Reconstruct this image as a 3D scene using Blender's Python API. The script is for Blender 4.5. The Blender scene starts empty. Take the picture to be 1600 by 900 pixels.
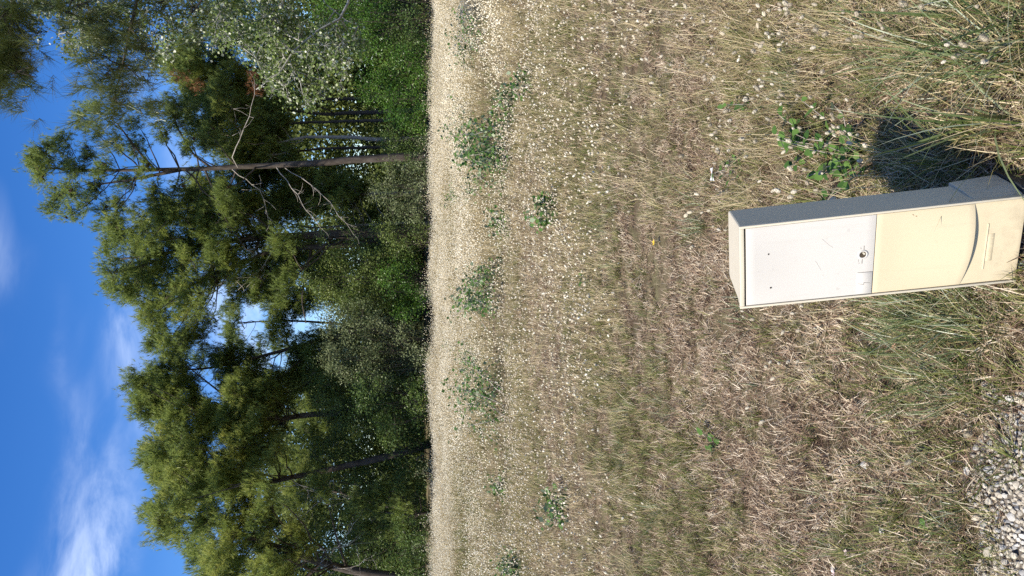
import bpy, math, random
import numpy as np
from mathutils import Matrix, Vector, Euler

random.seed(7)
rng = np.random.default_rng(11)
scene = bpy.context.scene
COL = scene.collection
rad = math.radians

# ------------------------------------------------------------------ camera, sky, sun, exposure
# the photograph was taken upright and is stored lying on its side: the camera is rolled by 90 degrees
F, PITCH, CAM_H = 1190.0, rad(9.0), 1.6
FWD = np.array([0, math.cos(PITCH), -math.sin(PITCH)])
UPV = np.array([0, math.sin(PITCH), math.cos(PITCH)])
cam_d = bpy.data.cameras.new('camera')
cam_d.sensor_width = 36.0
cam_d.lens = 36.0 * F / 1600.0
cam_d.clip_start, cam_d.clip_end = 0.05, 2000
cam = bpy.data.objects.new('camera', cam_d)
COL.objects.link(cam)
m = Matrix.Identity(4)
for r in range(3):
    m[r][0] = -UPV[r]
    m[r][1] = (1.0, 0.0, 0.0)[r]
    m[r][2] = -FWD[r]
m[2][3] = CAM_H
cam.matrix_world = m
scene.camera = cam

SUN_AZ, SUN_EL = rad(50), rad(54)      # left of straight behind the camera; above the horizon
sd = Vector((-math.sin(SUN_AZ) * math.cos(SUN_EL), -math.cos(SUN_AZ) * math.cos(SUN_EL), math.sin(SUN_EL)))
sun_d = bpy.data.lights.new('sun', 'SUN')
sun_d.energy = 4.6
sun_d.angle = rad(0.53)
sun_d.color = (1.0, 0.92, 0.78)
sun = bpy.data.objects.new('sun', sun_d)
sun.rotation_euler = sd.to_track_quat('Z', 'Y').to_euler()
sun.location = (-20, -15, 40)
COL.objects.link(sun)

world = bpy.data.worlds.new('World')
scene.world = world
world.use_nodes = True
wn, wl = world.node_tree.nodes, world.node_tree.links
wn.clear()
w_out = wn.new('ShaderNodeOutputWorld')
w_bg = wn.new('ShaderNodeBackground')
w_bg.inputs['Strength'].default_value = 0.105
sky = wn.new('ShaderNodeTexSky')
sky.sky_type = 'NISHITA'
sky.sun_disc = False
sky.sun_elevation = SUN_EL
sky.sun_rotation = math.atan2(sd.x, sd.y)
sky.air_density, sky.dust_density, sky.ozone_density = 0.9, 0.0, 4.0
w_hsv = wn.new('ShaderNodeHueSaturation')
w_hsv.inputs['Saturation'].default_value = 1.3
w_hsv.inputs['Value'].default_value = 1.06
w_hsv.inputs['Hue'].default_value = 0.511
wl.new(sky.outputs[0], w_hsv.inputs['Color'])
# thin high cloud: noise on a flat layer overhead, streaked sideways
tc = wn.new('ShaderNodeTexCoord')
sep = wn.new('ShaderNodeSeparateXYZ')
wl.new(tc.outputs['Generated'], sep.inputs[0])
def wmath(op, a, b=None, clamp=False):
    n = wn.new('ShaderNodeMath'); n.operation = op; n.use_clamp = clamp
    for i, s in enumerate((a, b)):
        if s is None: continue
        if isinstance(s, (int, float)): n.inputs[i].default_value = s
        else: wl.new(s, n.inputs[i])
    return n.outputs[0]
comb = wn.new('ShaderNodeCombineXYZ')
wl.new(wmath('MULTIPLY', sep.outputs[0], 1.0), comb.inputs[0]); wl.new(wmath('MULTIPLY', sep.outputs[1], 1.0), comb.inputs[1]); wl.new(wmath('MULTIPLY', sep.outputs[2], 3.0), comb.inputs[2])
def wnoise(off, scale, detail, rough, dist):
    mp = wn.new('ShaderNodeMapping'); mp.inputs['Location'].default_value = off
    mp.inputs['Rotation'].default_value = (0, rad(14), 0)
    wl.new(comb.outputs[0], mp.inputs[0])
    n = wn.new('ShaderNodeTexNoise')
    n.inputs['Scale'].default_value = scale; n.inputs['Detail'].default_value = detail
    n.inputs['Roughness'].default_value = rough; n.inputs['Distortion'].default_value = dist
    wl.new(mp.outputs[0], n.inputs['Vector'])
    return n.outputs[0]
c_big = wnoise((0.65, 1.2, 0.47), 2.3, 3, 0.5, 0.2)
c_fine = wnoise((0.4, 5.2, 0), 5.5, 10, 0.64, 0.6)
def wramp(v, a, b):
    n = wn.new('ShaderNodeMapRange'); n.interpolation_type = 'SMOOTHSTEP'
    n.inputs['From Min'].default_value, n.inputs['From Max'].default_value = a, b
    wl.new(v, n.inputs['Value'])
    return n.outputs[0]
c_mask = wmath('MULTIPLY', wramp(c_big, 0.43, 0.72), wramp(c_fine, 0.28, 0.74))
c_mask = wmath('MULTIPLY', c_mask, 0.66, True)
w_mix = wn.new('ShaderNodeMixRGB')
w_mix.inputs[2].default_value = (8.6, 9.4, 10.6, 1)
wl.new(c_mask, w_mix.inputs[0]); wl.new(w_hsv.outputs[0], w_mix.inputs[1])
wl.new(w_mix.outputs[0], w_bg.inputs['Color'])
wl.new(w_bg.outputs[0], w_out.inputs['Surface'])

vs = scene.view_settings
vs.view_transform, vs.look, vs.exposure, vs.gamma = 'Standard', 'None', 0.74, 1.0
scene.cycles.use_adaptive_sampling = True
scene.cycles.adaptive_threshold = 0.012
scene.cycles.use_denoising = False
scene.cycles.max_bounces = 6
scene.cycles.diffuse_bounces = 4
scene.cycles.transmission_bounces = 4
scene.cycles.transparent_max_bounces = 4
scene.cycles.caustics_reflective = scene.cycles.caustics_refractive = False

# ------------------------------------------------------------------ helpers
def W(px, py, Y):
    """a point of the place that stands at distance Y and shows at pixel (px, py) of the photograph"""
    d = FWD + (450.0 - py) / F * np.array([1.0, 0, 0]) + (800.0 - px) / F * UPV
    return np.array([0, 0, CAM_H]) + d * (Y / d[1])
def ppm(Y):
    return Y / F            # metres for each pixel at distance Y

def tag(o, label=None, cat=None, group=None, kind=None):
    for k, v in (('label', label), ('category', cat), ('group', group), ('kind', kind)):
        if v: o[k] = v
    return o
def link(o, parent=None):
    COL.objects.link(o)
    if parent is not None: o.parent = parent
    return o
def empty(name, loc=(0, 0, 0)):
    o = bpy.data.objects.new(name, None)
    o.empty_display_size = 0.2
    o.location = loc
    return link(o)
def mesh_np(name, verts, faces, mats, tint=None, smooth=False, uv=None):
    """faces: (n, k) integer array with one k, or a list of lists"""
    me = bpy.data.meshes.new(name)
    verts = np.asarray(verts, np.float32)
    if isinstance(faces, np.ndarray):
        n, k = faces.shape
        me.vertices.add(len(verts)); me.vertices.foreach_set('co', verts.ravel())
        me.loops.add(n * k); me.loops.foreach_set('vertex_index', faces.astype(np.int32).ravel())
        me.polygons.add(n); me.polygons.foreach_set('loop_start', np.arange(0, n * k, k, dtype=np.int32))
        me.update(calc_edges=True)
    else:
        me.from_pydata(verts.tolist(), [], faces); me.update()
    if tint is not None:
        a = me.attributes.new('tint', 'FLOAT', 'POINT')
        a.data.foreach_set('value', np.asarray(tint, np.float32))
    if smooth:
        me.polygons.foreach_set('use_smooth', np.ones(len(me.polygons), bool))
    for mt in (mats if isinstance(mats, (list, tuple)) else [mats]): me.materials.append(mt)
    return me
def obj(name, me, parent=None, origin=None):
    o = bpy.data.objects.new(name, me)
    if origin is not None: o.location = origin
    return link(o, parent)

def norm(v):
    v = np.asarray(v, float)
    return v / np.maximum(np.linalg.norm(v, axis=-1, keepdims=True), 1e-9)
def perp(d):
    d = norm(d)
    a = np.where(np.abs(d[..., 2:3]) < 0.9, np.array([0, 0, 1.0]), np.array([1.0, 0, 0]))
    p = norm(np.cross(d, a))
    return p, np.cross(d, p)

class MB:
    """collects pieces of one part"""
    def __init__(self): self.v, self.f, self.t, self.n = [], [], [], 0
    def add(self, v, f, t=0.5):
        self.v.append(np.asarray(v, float)); self.f += [[i + self.n for i in q] for q in f]
        self.t += [t] * len(v); self.n += len(v)
    def tube(self, pts, radii, sides=6, t=0.5, cap=True):
        pts = np.asarray(pts, float); k = len(pts)
        tan = norm(np.gradient(pts, axis=0)); p, q = perp(tan[:1]); p = p[0]
        vs_ = []
        for i in range(k):
            p = norm(p - tan[i] * np.dot(p, tan[i])); q = np.cross(tan[i], p)
            for s in range(sides):
                a = 2 * math.pi * s / sides
                vs_.append(pts[i] + radii[i] * (math.cos(a) * p + math.sin(a) * q))
        fs = [[i * sides + s, i * sides + (s + 1) % sides, (i + 1) * sides + (s + 1) % sides, (i + 1) * sides + s] for i in range(k - 1) for s in range(sides)]
        if cap: fs += [list(range(sides))[::-1], [(k - 1) * sides + s for s in range(sides)]]
        self.add(vs_, fs, t)
    def box(self, lo, hi, t=0.5):
        (a, b, c), (d, e, f) = lo, hi
        self.add([(a, b, c), (d, b, c), (d, e, c), (a, e, c), (a, b, f), (d, b, f), (d, e, f), (a, e, f)],
                 [[0, 3, 2, 1], [4, 5, 6, 7], [0, 1, 5, 4], [1, 2, 6, 5], [2, 3, 7, 6], [3, 0, 4, 7]], t)
    def blade(self, base, az, length, width, lean, bend, segs=3, t=0.5, fold=0.0):
        """one grass blade: a tapering strip that starts at `lean` from upright and bends over by `bend`"""
        h = np.array([math.cos(az), math.sin(az), 0.0]); s = np.array([-math.sin(az), math.cos(az), 0.0])
        p = np.array(base, float); a = lean; vv = []; ff = []
        for i in range(segs):
            w = width * (1 - (i / segs) ** 1.6) * 0.5
            vv += [p - s * w, p + s * w]
            a2 = lean + bend * (i + 0.5) / segs
            p = p + (h * math.sin(a2) + np.array([0, 0, 1.0]) * math.cos(a2)) * length / segs
        vv.append(p)
        for i in range(segs - 1): ff.append([2 * i, 2 * i + 1, 2 * i + 3, 2 * i + 2])
        ff.append([2 * segs - 2, 2 * segs - 1, 2 * segs])
        self.add(vv, ff, t)
        return p
    def ball(self, c, r, axis=(0, 0, 1), ratio=1.0, rings=4, sides=7, t=0.5, jit=0.0):
        ax = norm(axis); p, q = perp(ax[None]); p, q = p[0], q[0]
        vv = [c - ax * r * ratio]; ff = []
        for i in range(1, rings):
            th = math.pi * i / rings
            for s in range(sides):
                ph = 2 * math.pi * (s + 0.5 * (i % 2)) / sides
                rr = r * (1 + jit * random.uniform(-1, 1))
                vv.append(c - ax * math.cos(th) * r * ratio + (p * math.cos(ph) + q * math.sin(ph)) * rr * math.sin(th))
        vv.append(c + ax * r * ratio)
        for s in range(sides):
            ff.append([0, 1 + (s + 1) % sides, 1 + s])
            for i in range(rings - 2):
                a, b = 1 + i * sides, 1 + (i + 1) * sides
                ff.append([a + s, a + (s + 1) % sides, b + (s + 1) % sides, b + s])
            ff.append([len(vv) - 1, 1 + (rings - 2) * sides + s, 1 + (rings - 2) * sides + (s + 1) % sides])
        self.add(vv, ff, t)
    def mesh(self, name, mat, smooth=False):
        return mesh_np(name, np.concatenate(self.v), self.f, mat, self.t, smooth)
    def build(self, name, mat, parent=None, smooth=False):
        return obj(name, self.mesh(name, mat, smooth), parent)

# ------------------------------------------------------------------ materials
def new_mat(name):
    mt = bpy.data.materials.new(name); mt.use_nodes = True
    nt = mt.node_tree; nt.nodes.clear()
    out = nt.nodes.new('ShaderNodeOutputMaterial')
    return mt, nt, out
def ramp_node(nt, fac, stops):
    r = nt.nodes.new('ShaderNodeValToRGB'); e = r.color_ramp.elements
    while len(e) < len(stops): e.new(0.5)
    for el, (p, c) in zip(e, stops): el.position = p; el.color = (*c, 1)
    nt.links.new(fac, r.inputs[0])
    return r.outputs[0]
def noise_node(nt, scale, detail=4, rough=0.55, coord='world', dist=0.0, stretch=None):
    if coord == 'world':
        g = nt.nodes.new('ShaderNodeNewGeometry').outputs['Position']
    else:
        g = nt.nodes.new('ShaderNodeTexCoord').outputs['Object']
    if stretch:
        mp = nt.nodes.new('ShaderNodeMapping'); mp.inputs['Scale'].default_value = stretch
        nt.links.new(g, mp.inputs[0]); g = mp.outputs[0]
    n = nt.nodes.new('ShaderNodeTexNoise')
    n.inputs['Scale'].default_value = scale; n.inputs['Detail'].default_value = detail
    n.inputs['Roughness'].default_value = rough; n.inputs['Distortion'].default_value = dist
    nt.links.new(g, n.inputs['Vector'])
    return n.outputs[0]
def mix_node(nt, fac, a, b, mode='MIX'):
    n = nt.nodes.new('ShaderNodeMixRGB'); n.blend_type = mode
    for i, s in enumerate((fac, a, b)):
        if isinstance(s, (int, float)): n.inputs[i].default_value = s
        elif isinstance(s, tuple): n.inputs[i].default_value = (*s, 1)
        else: nt.links.new(s, n.inputs[i])
    return n.outputs[0]
def math_node(nt, op, a, b, clamp=False):
    n = nt.nodes.new('ShaderNodeMath'); n.operation = op; n.use_clamp = clamp
    for i, s in enumerate((a, b)):
        if isinstance(s, (int, float)): n.inputs[i].default_value = s
        else: nt.links.new(s, n.inputs[i])
    return n.outputs[0]
def finish(nt, out, col, rough=0.7, spec=0.3, transl=0.0, bump=None, bump_d=0.01, tcol=None):
    p = nt.nodes.new('ShaderNodeBsdfPrincipled')
    if isinstance(col, tuple): p.inputs['Base Color'].default_value = (*col, 1)
    else: nt.links.new(col, p.inputs['Base Color'])
    p.inputs['Roughness'].default_value = rough
    p.inputs['Specular IOR Level'].default_value = spec
    if bump is not None:
        b = nt.nodes.new('ShaderNodeBump'); b.inputs['Strength'].default_value = 0.6; b.inputs['Distance'].default_value = bump_d
        nt.links.new(bump, b.inputs['Height']); nt.links.new(b.outputs[0], p.inputs['Normal'])
    sh = p.outputs[0]
    if transl > 0:
        t = nt.nodes.new('ShaderNodeBsdfTranslucent')
        if isinstance(col, tuple): t.inputs[0].default_value = (*col, 1)
        else: nt.links.new(col, t.inputs[0])
        mx = nt.nodes.new('ShaderNodeMixShader'); mx.inputs[0].default_value = transl
        nt.links.new(p.outputs[0], mx.inputs[1]); nt.links.new(t.outputs[0], mx.inputs[2]); sh = mx.outputs[0]
    nt.links.new(sh, out.inputs['Surface'])
def plant_mat(name, stops, rough=0.6, spec=0.3, transl=0.25, patch=None, inst=0.0):
    """colour picked along `stops` by the piece's own tint, by chance per clump and by where it grows"""
    mt, nt, out = new_mat(name)
    a = nt.nodes.new('ShaderNodeAttribute'); a.attribute_name = 'tint'
    fac = a.outputs['Fac']
    if inst:
        oi = nt.nodes.new('ShaderNodeObjectInfo')
        fac = math_node(nt, 'ADD', fac, math_node(nt, 'MULTIPLY', math_node(nt, 'SUBTRACT', oi.outputs['Random'], 0.5), inst))
    if patch:
        fac = math_node(nt, 'ADD', fac, math_node(nt, 'MULTIPLY', math_node(nt, 'SUBTRACT', noise_node(nt, patch[0], 3), 0.5), patch[1]))
    finish(nt, out, ramp_node(nt, fac, stops), rough, spec, transl)
    return mt
def noisy_mat(name, stops, scale, rough=0.8, spec=0.3, coord='object', bump=0.0, detail=6, stretch=None):
    mt, nt, out = new_mat(name)
    n = noise_node(nt, scale, detail, 0.6, coord, 0.2, stretch)
    finish(nt, out, ramp_node(nt, n, stops), rough, spec, 0, n if bump else None, bump or 0.01)
    return mt

M = {}
M['pine'] = plant_mat('pine_needles', [(0, (.12, .16, .05)), (.45, (.215, .28, .075)), (.8, (.30, .35, .09)), (1, (.40, .42, .115))], .45, .4, .5)
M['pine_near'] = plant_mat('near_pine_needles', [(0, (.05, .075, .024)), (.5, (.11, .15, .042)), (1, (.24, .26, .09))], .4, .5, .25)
M['pine_young'] = plant_mat('yellow_green_needles', [(0, (.10, .12, .02)), (1, (.26, .26, .06))], .5, .35, .25)
M['dead_needles'] = plant_mat('dead_needles', [(0, (.16, .07, .03)), (1, (.34, .17, .09))], .7, .2, .2)
M['leaf'] = plant_mat('shrub_leaves', [(0, (.06, .10, .026)), (.5, (.145, .20, .05)), (1, (.25, .30, .08))], .45, .4, .4)
M['leaf_dark'] = plant_mat('dark_shrub_leaves', [(0, (.04, .075, .02)), (.6, (.10, .16, .038)), (1, (.17, .24, .055))], .45, .4, .36)  # on the far left shrubs this dark green also stands for crown shade
M['leaf_grey'] = plant_mat('grey_green_leaves', [(0, (.07, .10, .038)), (.5, (.15, .18, .078)), (1, (.27, .30, .16))], .55, .3, .3)
M['leaf_bright'] = plant_mat('bright_leaves', [(0, (.04, .11, .014)), (.6, (.09, .185, .024)), (1, (.18, .27, .05))], .4, .4, .35)
M['far'] = plant_mat('far_leaves', [(0, (.06, .09, .026)), (.6, (.14, .18, .05)), (1, (.22, .25, .07))], .6, .2, .4)
# poplar leaves: green above, white felt below; palest tints also paint in their shine
def two_sided(name, front, back):
    mt, nt, out = new_mat(name)
    g = nt.nodes.new('ShaderNodeNewGeometry')
    a = nt.nodes.new('ShaderNodeAttribute'); a.attribute_name = 'tint'
    c = mix_node(nt, g.outputs['Backfacing'], ramp_node(nt, a.outputs['Fac'], front), ramp_node(nt, a.outputs['Fac'], back))
    finish(nt, out, c, .5, .15, .25)
    return mt
M['poplar'] = two_sided('poplar_leaves', [(0, (.07, .115, .028)), (.78, (.17, .22, .06)), (.9, (.45, .48, .33)), (1, (.75, .75, .6))], [(0, (.11, .16, .045)), (.68, (.21, .28, .085)), (.86, (.5, .54, .36)), (1, (.86, .86, .70))])
M['seedling'] = two_sided('seedling_leaves', [(0, (.04, .095, .022)), (1, (.11, .2, .045))], [(0, (.12, .18, .08)), (1, (.36, .42, .27))])
M['bark'] = noisy_mat('pine_bark', [(.25, (.03, .023, .018)), (.5, (.07, .057, .047)), (.75, (.13, .11, .094))], 9, .9, .2, 'world', .03, 6, (1, 1, .35))
M['bark_pale'] = noisy_mat('grey_bark', [(.25, (.15, .13, .11)), (.6, (.30, .265, .23)), (.8, (.44, .40, .35))], 10, .85, .2, 'world', .02, 5, (1, 1, .4))
M['bark_white'] = noisy_mat('poplar_bark', [(.3, (.2, .19, .16)), (.7, (.46, .45, .40))], 8, .7, .3, 'world', .01)
M['dead_wood'] = noisy_mat('bleached_dead_wood', [(.3, (.22, .19, .16)), (.7, (.46, .42, .37))], 12, .8, .2, 'world')
M['cone'] = noisy_mat('pine_cone', [(.3, (.03, .02, .014)), (.7, (.09, .06, .04))], 40, .9, .2, 'world')

# meadow
M['litter'] = plant_mat('dry_litter', [(0, (.045, .026, .018)), (.3, (.16, .098, .062)), (.55, (.32, .225, .15)), (.8, (.51, .405, .28)), (1, (.70, .61, .47))], .6, .3, .12, (2.6, .75), .3)
M['green'] = plant_mat('short_green_grass', [(0, (.06, .09, .018)), (.5, (.14, .17, .04)), (.8, (.26, .26, .08)), (1, (.42, .37, .17))], .5, .35, .3, (1.2, .6), .3)
M['straw'] = plant_mat('straw_stalks', [(0, (.20, .19, .06)), (.35, (.43, .35, .18)), (1, (.70, .59, .38))], .5, .35, .25, (.55, .9), .3)
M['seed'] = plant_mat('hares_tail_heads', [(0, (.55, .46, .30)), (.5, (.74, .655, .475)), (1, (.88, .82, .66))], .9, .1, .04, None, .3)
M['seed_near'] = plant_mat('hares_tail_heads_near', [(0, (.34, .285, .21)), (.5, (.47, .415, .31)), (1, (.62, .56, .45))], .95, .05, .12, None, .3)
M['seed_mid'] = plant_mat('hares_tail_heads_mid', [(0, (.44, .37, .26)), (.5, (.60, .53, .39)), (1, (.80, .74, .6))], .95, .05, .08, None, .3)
M['blue'] = plant_mat('blue_green_grass', [(0, (.055, .085, .022)), (.35, (.13, .165, .055)), (.65, (.19, .235, .115)), (.88, (.34, .385, .27)), (1, (.52, .54, .40))], .36, .5, .2)
def ground_mat():
    mt, nt, out = new_mat('meadow_soil')
    big = noise_node(nt, .45, 4); mid = noise_node(nt, 3.5, 6, .65); fine = math_node(nt, 'ADD', math_node(nt, 'MULTIPLY', noise_node(nt, 55, 6, .75), .5), math_node(nt, 'MULTIPLY', noise_node(nt, 230, 5, .8), .5))
    c1 = ramp_node(nt, fine, [(.3, (.018, .013, .009)), (.55, (.085, .06, .042)), (.8, (.26, .20, .14))])
    c2 = ramp_node(nt, fine, [(.25, (.035, .035, .015)), (.5, (.12, .115, .055)), (.75, (.28, .25, .15))])
    c = mix_node(nt, ramp_node(nt, mid, [(.38, (0, 0, 0)), (.62, (1, 1, 1))]), c1, c2)
    c = mix_node(nt, ramp_node(nt, big, [(.35, (0, 0, 0)), (.7, (.5, .5, .5))]), c, (.24, .19, .12))
    finish(nt, out, c, .95, .1, 0, fine, .02)
    return mt
M['ground'] = ground_mat()

# ------------------------------------------------------------------ ground
def gz(x, y):
    return 0.018 * np.sin(1.7 * x + .6) * np.cos(1.3 * y) + 0.022 * np.sin(.55 * y + .31 * x) + 0.012 * np.sin(4.1 * x + 2.3 * y)
gx = np.unique(np.concatenate([np.linspace(-3, 3, 61), np.linspace(-16, 16, 65), [-900, -400, -150, -60, -30, 30, 60, 150, 400, 900]]))
gy = np.unique(np.concatenate([np.linspace(.2, 6, 60), np.linspace(6, 40, 69), [-900, -300, -100, -30, -10, -4, -1.5, 55, 80, 140, 300, 900]]))
GX, GY = np.meshgrid(gx, gy)
GZ = np.where((np.abs(GX) < 17) & (GY > 0) & (GY < 41), gz(GX, GY), 0)
nx_ = len(gx)
idx = np.arange(len(gx) * len(gy)).reshape(len(gy), nx_)
gf = np.stack([idx[:-1, :-1], idx[:-1, 1:], idx[1:, 1:], idx[1:, :-1]], -1).reshape(-1, 4)
ground = obj('ground', mesh_np('ground', np.stack([GX, GY, GZ], -1).reshape(-1, 3), gf, M['ground'], None, True))
tag(ground, 'dry sandy meadow soil under the grass', 'ground', None, 'structure')

# ------------------------------------------------------------------ scattering of uncountable grass
def scatter(name, protos, pts, rots, scls, label, cat, idxs=None):
    me = bpy.data.meshes.new(name)
    n = len(pts)
    me.vertices.add(n); me.vertices.foreach_set('co', np.asarray(pts, np.float32).ravel())
    a = me.attributes.new('rot', 'FLOAT_VECTOR', 'POINT'); a.data.foreach_set('vector', np.asarray(rots, np.float32).ravel())
    a = me.attributes.new('scl', 'FLOAT', 'POINT'); a.data.foreach_set('value', np.asarray(scls, np.float32))
    a = me.attributes.new('pick', 'INT', 'POINT')
    a.data.foreach_set('value', np.asarray(rng.integers(0, len(protos), n) if idxs is None else idxs, np.int32))
    o = obj(name, me)
    ng = bpy.data.node_groups.new(name, 'GeometryNodeTree')
    ng.interface.new_socket('Geometry', in_out='INPUT', socket_type='NodeSocketGeometry')
    ng.interface.new_socket('Geometry', in_out='OUTPUT', socket_type='NodeSocketGeometry')
    N, L = ng.nodes, ng.links
    gi, go = N.new('NodeGroupInput'), N.new('NodeGroupOutput')
    iop = N.new('GeometryNodeInstanceOnPoints')
    join = N.new('GeometryNodeJoinGeometry')
    for p in protos[::-1]:                  # the join node lists its last link first
        oi = N.new('GeometryNodeObjectInfo'); oi.inputs['Object'].default_value = p; oi.inputs['As Instance'].default_value = False
        g2 = N.new('GeometryNodeGeometryToInstance')
        L.new(oi.outputs['Geometry'], g2.inputs[0]); L.new(g2.outputs[0], join.inputs[0])
    def na(nm, typ):
        k = N.new('GeometryNodeInputNamedAttribute'); k.data_type = typ; k.inputs['Name'].default_value = nm
        return k.outputs[0]
    L.new(gi.outputs[0], iop.inputs['Points']); L.new(join.outputs[0], iop.inputs['Instance'])
    iop.inputs['Pick Instance'].default_value = True
    L.new(na('pick', 'INT'), iop.inputs['Instance Index'])
    L.new(na('rot', 'FLOAT_VECTOR'), iop.inputs['Rotation']); L.new(na('scl', 'FLOAT'), iop.inputs['Scale'])
    L.new(iop.outputs[0], go.inputs[0])
    md = o.modifiers.new('scatter', 'NODES'); md.node_group = ng
    return tag(o, label, cat, None, 'stuff')
def proto(name, mb_list):
    """one clump made of several (MB, material); kept out of the scene, only its shape is used"""
    vv, ff, tt, mi, n = [], [], [], [], 0
    for k, (mb, mt) in enumerate(mb_list):
        vv.append(np.concatenate(mb.v)); tt += mb.t
        ff += [[i + n for i in q] for q in mb.f]; mi += [k] * len(mb.f); n += mb.n
    me = mesh_np(name, np.concatenate(vv), ff, [mt for _, mt in mb_list], tt)
    me.polygons.foreach_set('material_index', np.array(mi, np.int32))
    return bpy.data.objects.new(name, me)

U = random.uniform
def seed_head(mb, p, d, r, ratio, t, hairs=0):
    mb.ball(np.array(p), r, d, ratio, 4, 6, t)
    for _ in range(hairs):
        a = norm(rng.normal(size=3)); b = np.array(p) + a * r * .9 + norm(d) * np.dot(a, norm(d)) * r * (ratio - 1)
        tip = b + norm(a + norm(d) * .9) * r * U(.5, .95); s = perp(a[None])[0][0] * r * .07
        mb.add([b - s, b + s, tip], [[0, 1, 2]], t)
def litter_proto(i):
    mb = MB()
    for _ in range(60):
        a, r = U(0, 6.28), U(0, .06)
        mb.blade((r * math.cos(a), r * math.sin(a), U(-.006, .008)), U(0, 6.28), U(.012, .05), U(.0014, .0036), U(.5, 1.7), U(-.5, .9), 2, random.random() ** 1.1)
    for _ in range(6):
        a, r = U(0, 6.28), U(0, .06)
        mb.blade((r * math.cos(a), r * math.sin(a), 0), U(0, 6.28), U(.03, .075), U(.0011, .002), U(.3, 1.3), U(.0, 1.0), 3, U(.35, 1))
    return proto('litter_clump', [(mb, M['litter'])])
def green_proto(i):
    mb, mb2 = MB(), MB()
    for _ in range(34):
        a, r = U(0, 6.28), abs(random.gauss(0, .03))
        mb.blade((r * math.cos(a), r * math.sin(a), -.003), U(0, 6.28), U(.035, .105), U(.0018, .0036), U(.05, .7), U(.3, 1.3), 3, random.random())
    for _ in range(12):
        a, r = U(0, 6.28), U(0, .05)
        mb2.blade((r * math.cos(a), r * math.sin(a), 0), U(0, 6.28), U(.05, .12), U(.0014, .0028), U(.3, 1.3), U(0, .8), 3, U(.2, 1))
    return proto('green_clump', [(mb, M['green']), (mb2, M['litter'])])
def hare_proto(i, n=5, hairs=0, tall=(.2, .34), leaves=16, rad_=.09, seed='seed_near', big=1.0):
    st, hd, lf = MB(), MB(), MB()
    for _ in range(n):
        a, r = U(0, 6.28), U(0, rad_); b = (r * math.cos(a), r * math.sin(a), 0)
        L_, az, bend, lean = U(*tall), U(0, 6.28), U(.1, .75), U(0, .3)
        tip = st.blade(b, az, L_, U(.0016, .0024), lean, bend, 4, U(.3, 1))
        st.blade(b, az + .02, L_ * .99, .0016, lean, bend, 4, U(.3, 1))
        e = lean + bend * 1.1
        d = np.array([math.cos(az) * math.sin(e), math.sin(az) * math.sin(e), math.cos(e)])
        rr = U(.0052, .0078) * big
        seed_head(hd, tip + d * rr * .9, d, rr, U(1.35, 1.9), random.random(), hairs)
    for _ in range(leaves):
        a, r = U(0, 6.28), U(0, rad_)
        lf.blade((r * math.cos(a), r * math.sin(a), -.003), U(0, 6.28), U(.07, .22), U(.002, .004), U(0, .7), U(.3, 1.4), 3, random.random())
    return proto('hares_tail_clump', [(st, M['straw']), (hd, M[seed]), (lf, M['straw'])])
def field_points(n, y0, y1, half=lambda y: .42 * y + .9, power=1.0):
    """random ground points, evenly over the wedge the camera could see (with room to step aside)"""
    ys, xs = [], []
    while len(ys) < n:
        y = y0 + (y1 - y0) * rng.random(4096); keep = rng.random(4096) < (half(y) / half(y1)) ** power
        y = y[keep]; ys += y.tolist(); xs += ((rng.random(len(y)) * 2 - 1) * half(y)).tolist()
    x, y = np.array(xs[:n]), np.array(ys[:n])
    return np.stack([x, y, gz(x, y)], -1)
def smooth_noise(x, y, s, seed):
    r = np.random.default_rng(seed); v = np.zeros_like(x)
    for k in range(6):
        a, ph, fr = r.random() * 6.28, r.random() * 6.28, s * (0.6 + 1.6 * r.random())
        v += np.sin((x * math.cos(a) + y * math.sin(a)) * fr + ph)
    return v / 3.2
def rand_rots(n, tilt=.15):
    return np.stack([rng.normal(0, tilt, n), rng.normal(0, tilt, n), rng.random(n) * 6.283], -1)
def in_gravel(x, y):
    return (y < 1.84 + .04 * np.sin(9 * x) + .025 * np.sin(23 * x + 1)) & (x < -.25 + .03 * np.sin(17 * y)) 

litters = [litter_proto(i) for i in range(7)]
greens = [green_proto(i) for i in range(6)]
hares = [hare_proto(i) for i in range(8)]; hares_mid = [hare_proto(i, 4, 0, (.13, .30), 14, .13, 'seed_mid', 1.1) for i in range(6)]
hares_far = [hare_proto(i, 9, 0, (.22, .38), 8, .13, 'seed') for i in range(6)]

p = np.concatenate([field_points(5400, 1.15, 4.2), field_points(7000, 4.2, 10), field_points(5000, 10, 27)])
p = p[~in_gravel(p[:, 0] + .03 + .05 * (rng.random(len(p)) < .4), p[:, 1] + .03 + .10 * (rng.random(len(p)) < .3))]
p = p[~((p[:, 0] > .0) & (p[:, 0] < .3) & (p[:, 1] > 1.45) & (p[:, 1] < 1.66))]
p = p[(smooth_noise(p[:, 0], p[:, 1], 5.5, 21) + rng.normal(0, .35, len(p)) > -1.15) | (p[:, 1] > 6)]
scatter('dry_grass_litter', litters, p, rand_rots(len(p), .2), rng.uniform(.7, 1.45, len(p)) * np.clip(p[:, 1] / 9, 1, 1.9), 'brown and straw coloured dead grass matted over the meadow floor', 'dry grass')
p = np.concatenate([field_points(3300, 1.15, 4.2), field_points(7000, 4.2, 10), field_points(9000, 10, 27)])
g = smooth_noise(p[:, 0], p[:, 1] * .6, 1.9, 5) + rng.normal(0, .45, len(p))
g += np.where(p[:, 1] < 4.5, .02, 0) + np.where((p[:, 0] < -1.2) & (p[:, 1] > 9) & (p[:, 1] < 17.5), .9, 0)
g = np.where((p[:, 0] > .0) & (p[:, 0] < .3) & (p[:, 1] > 1.4) & (p[:, 1] < 1.68), -9, g)
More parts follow.
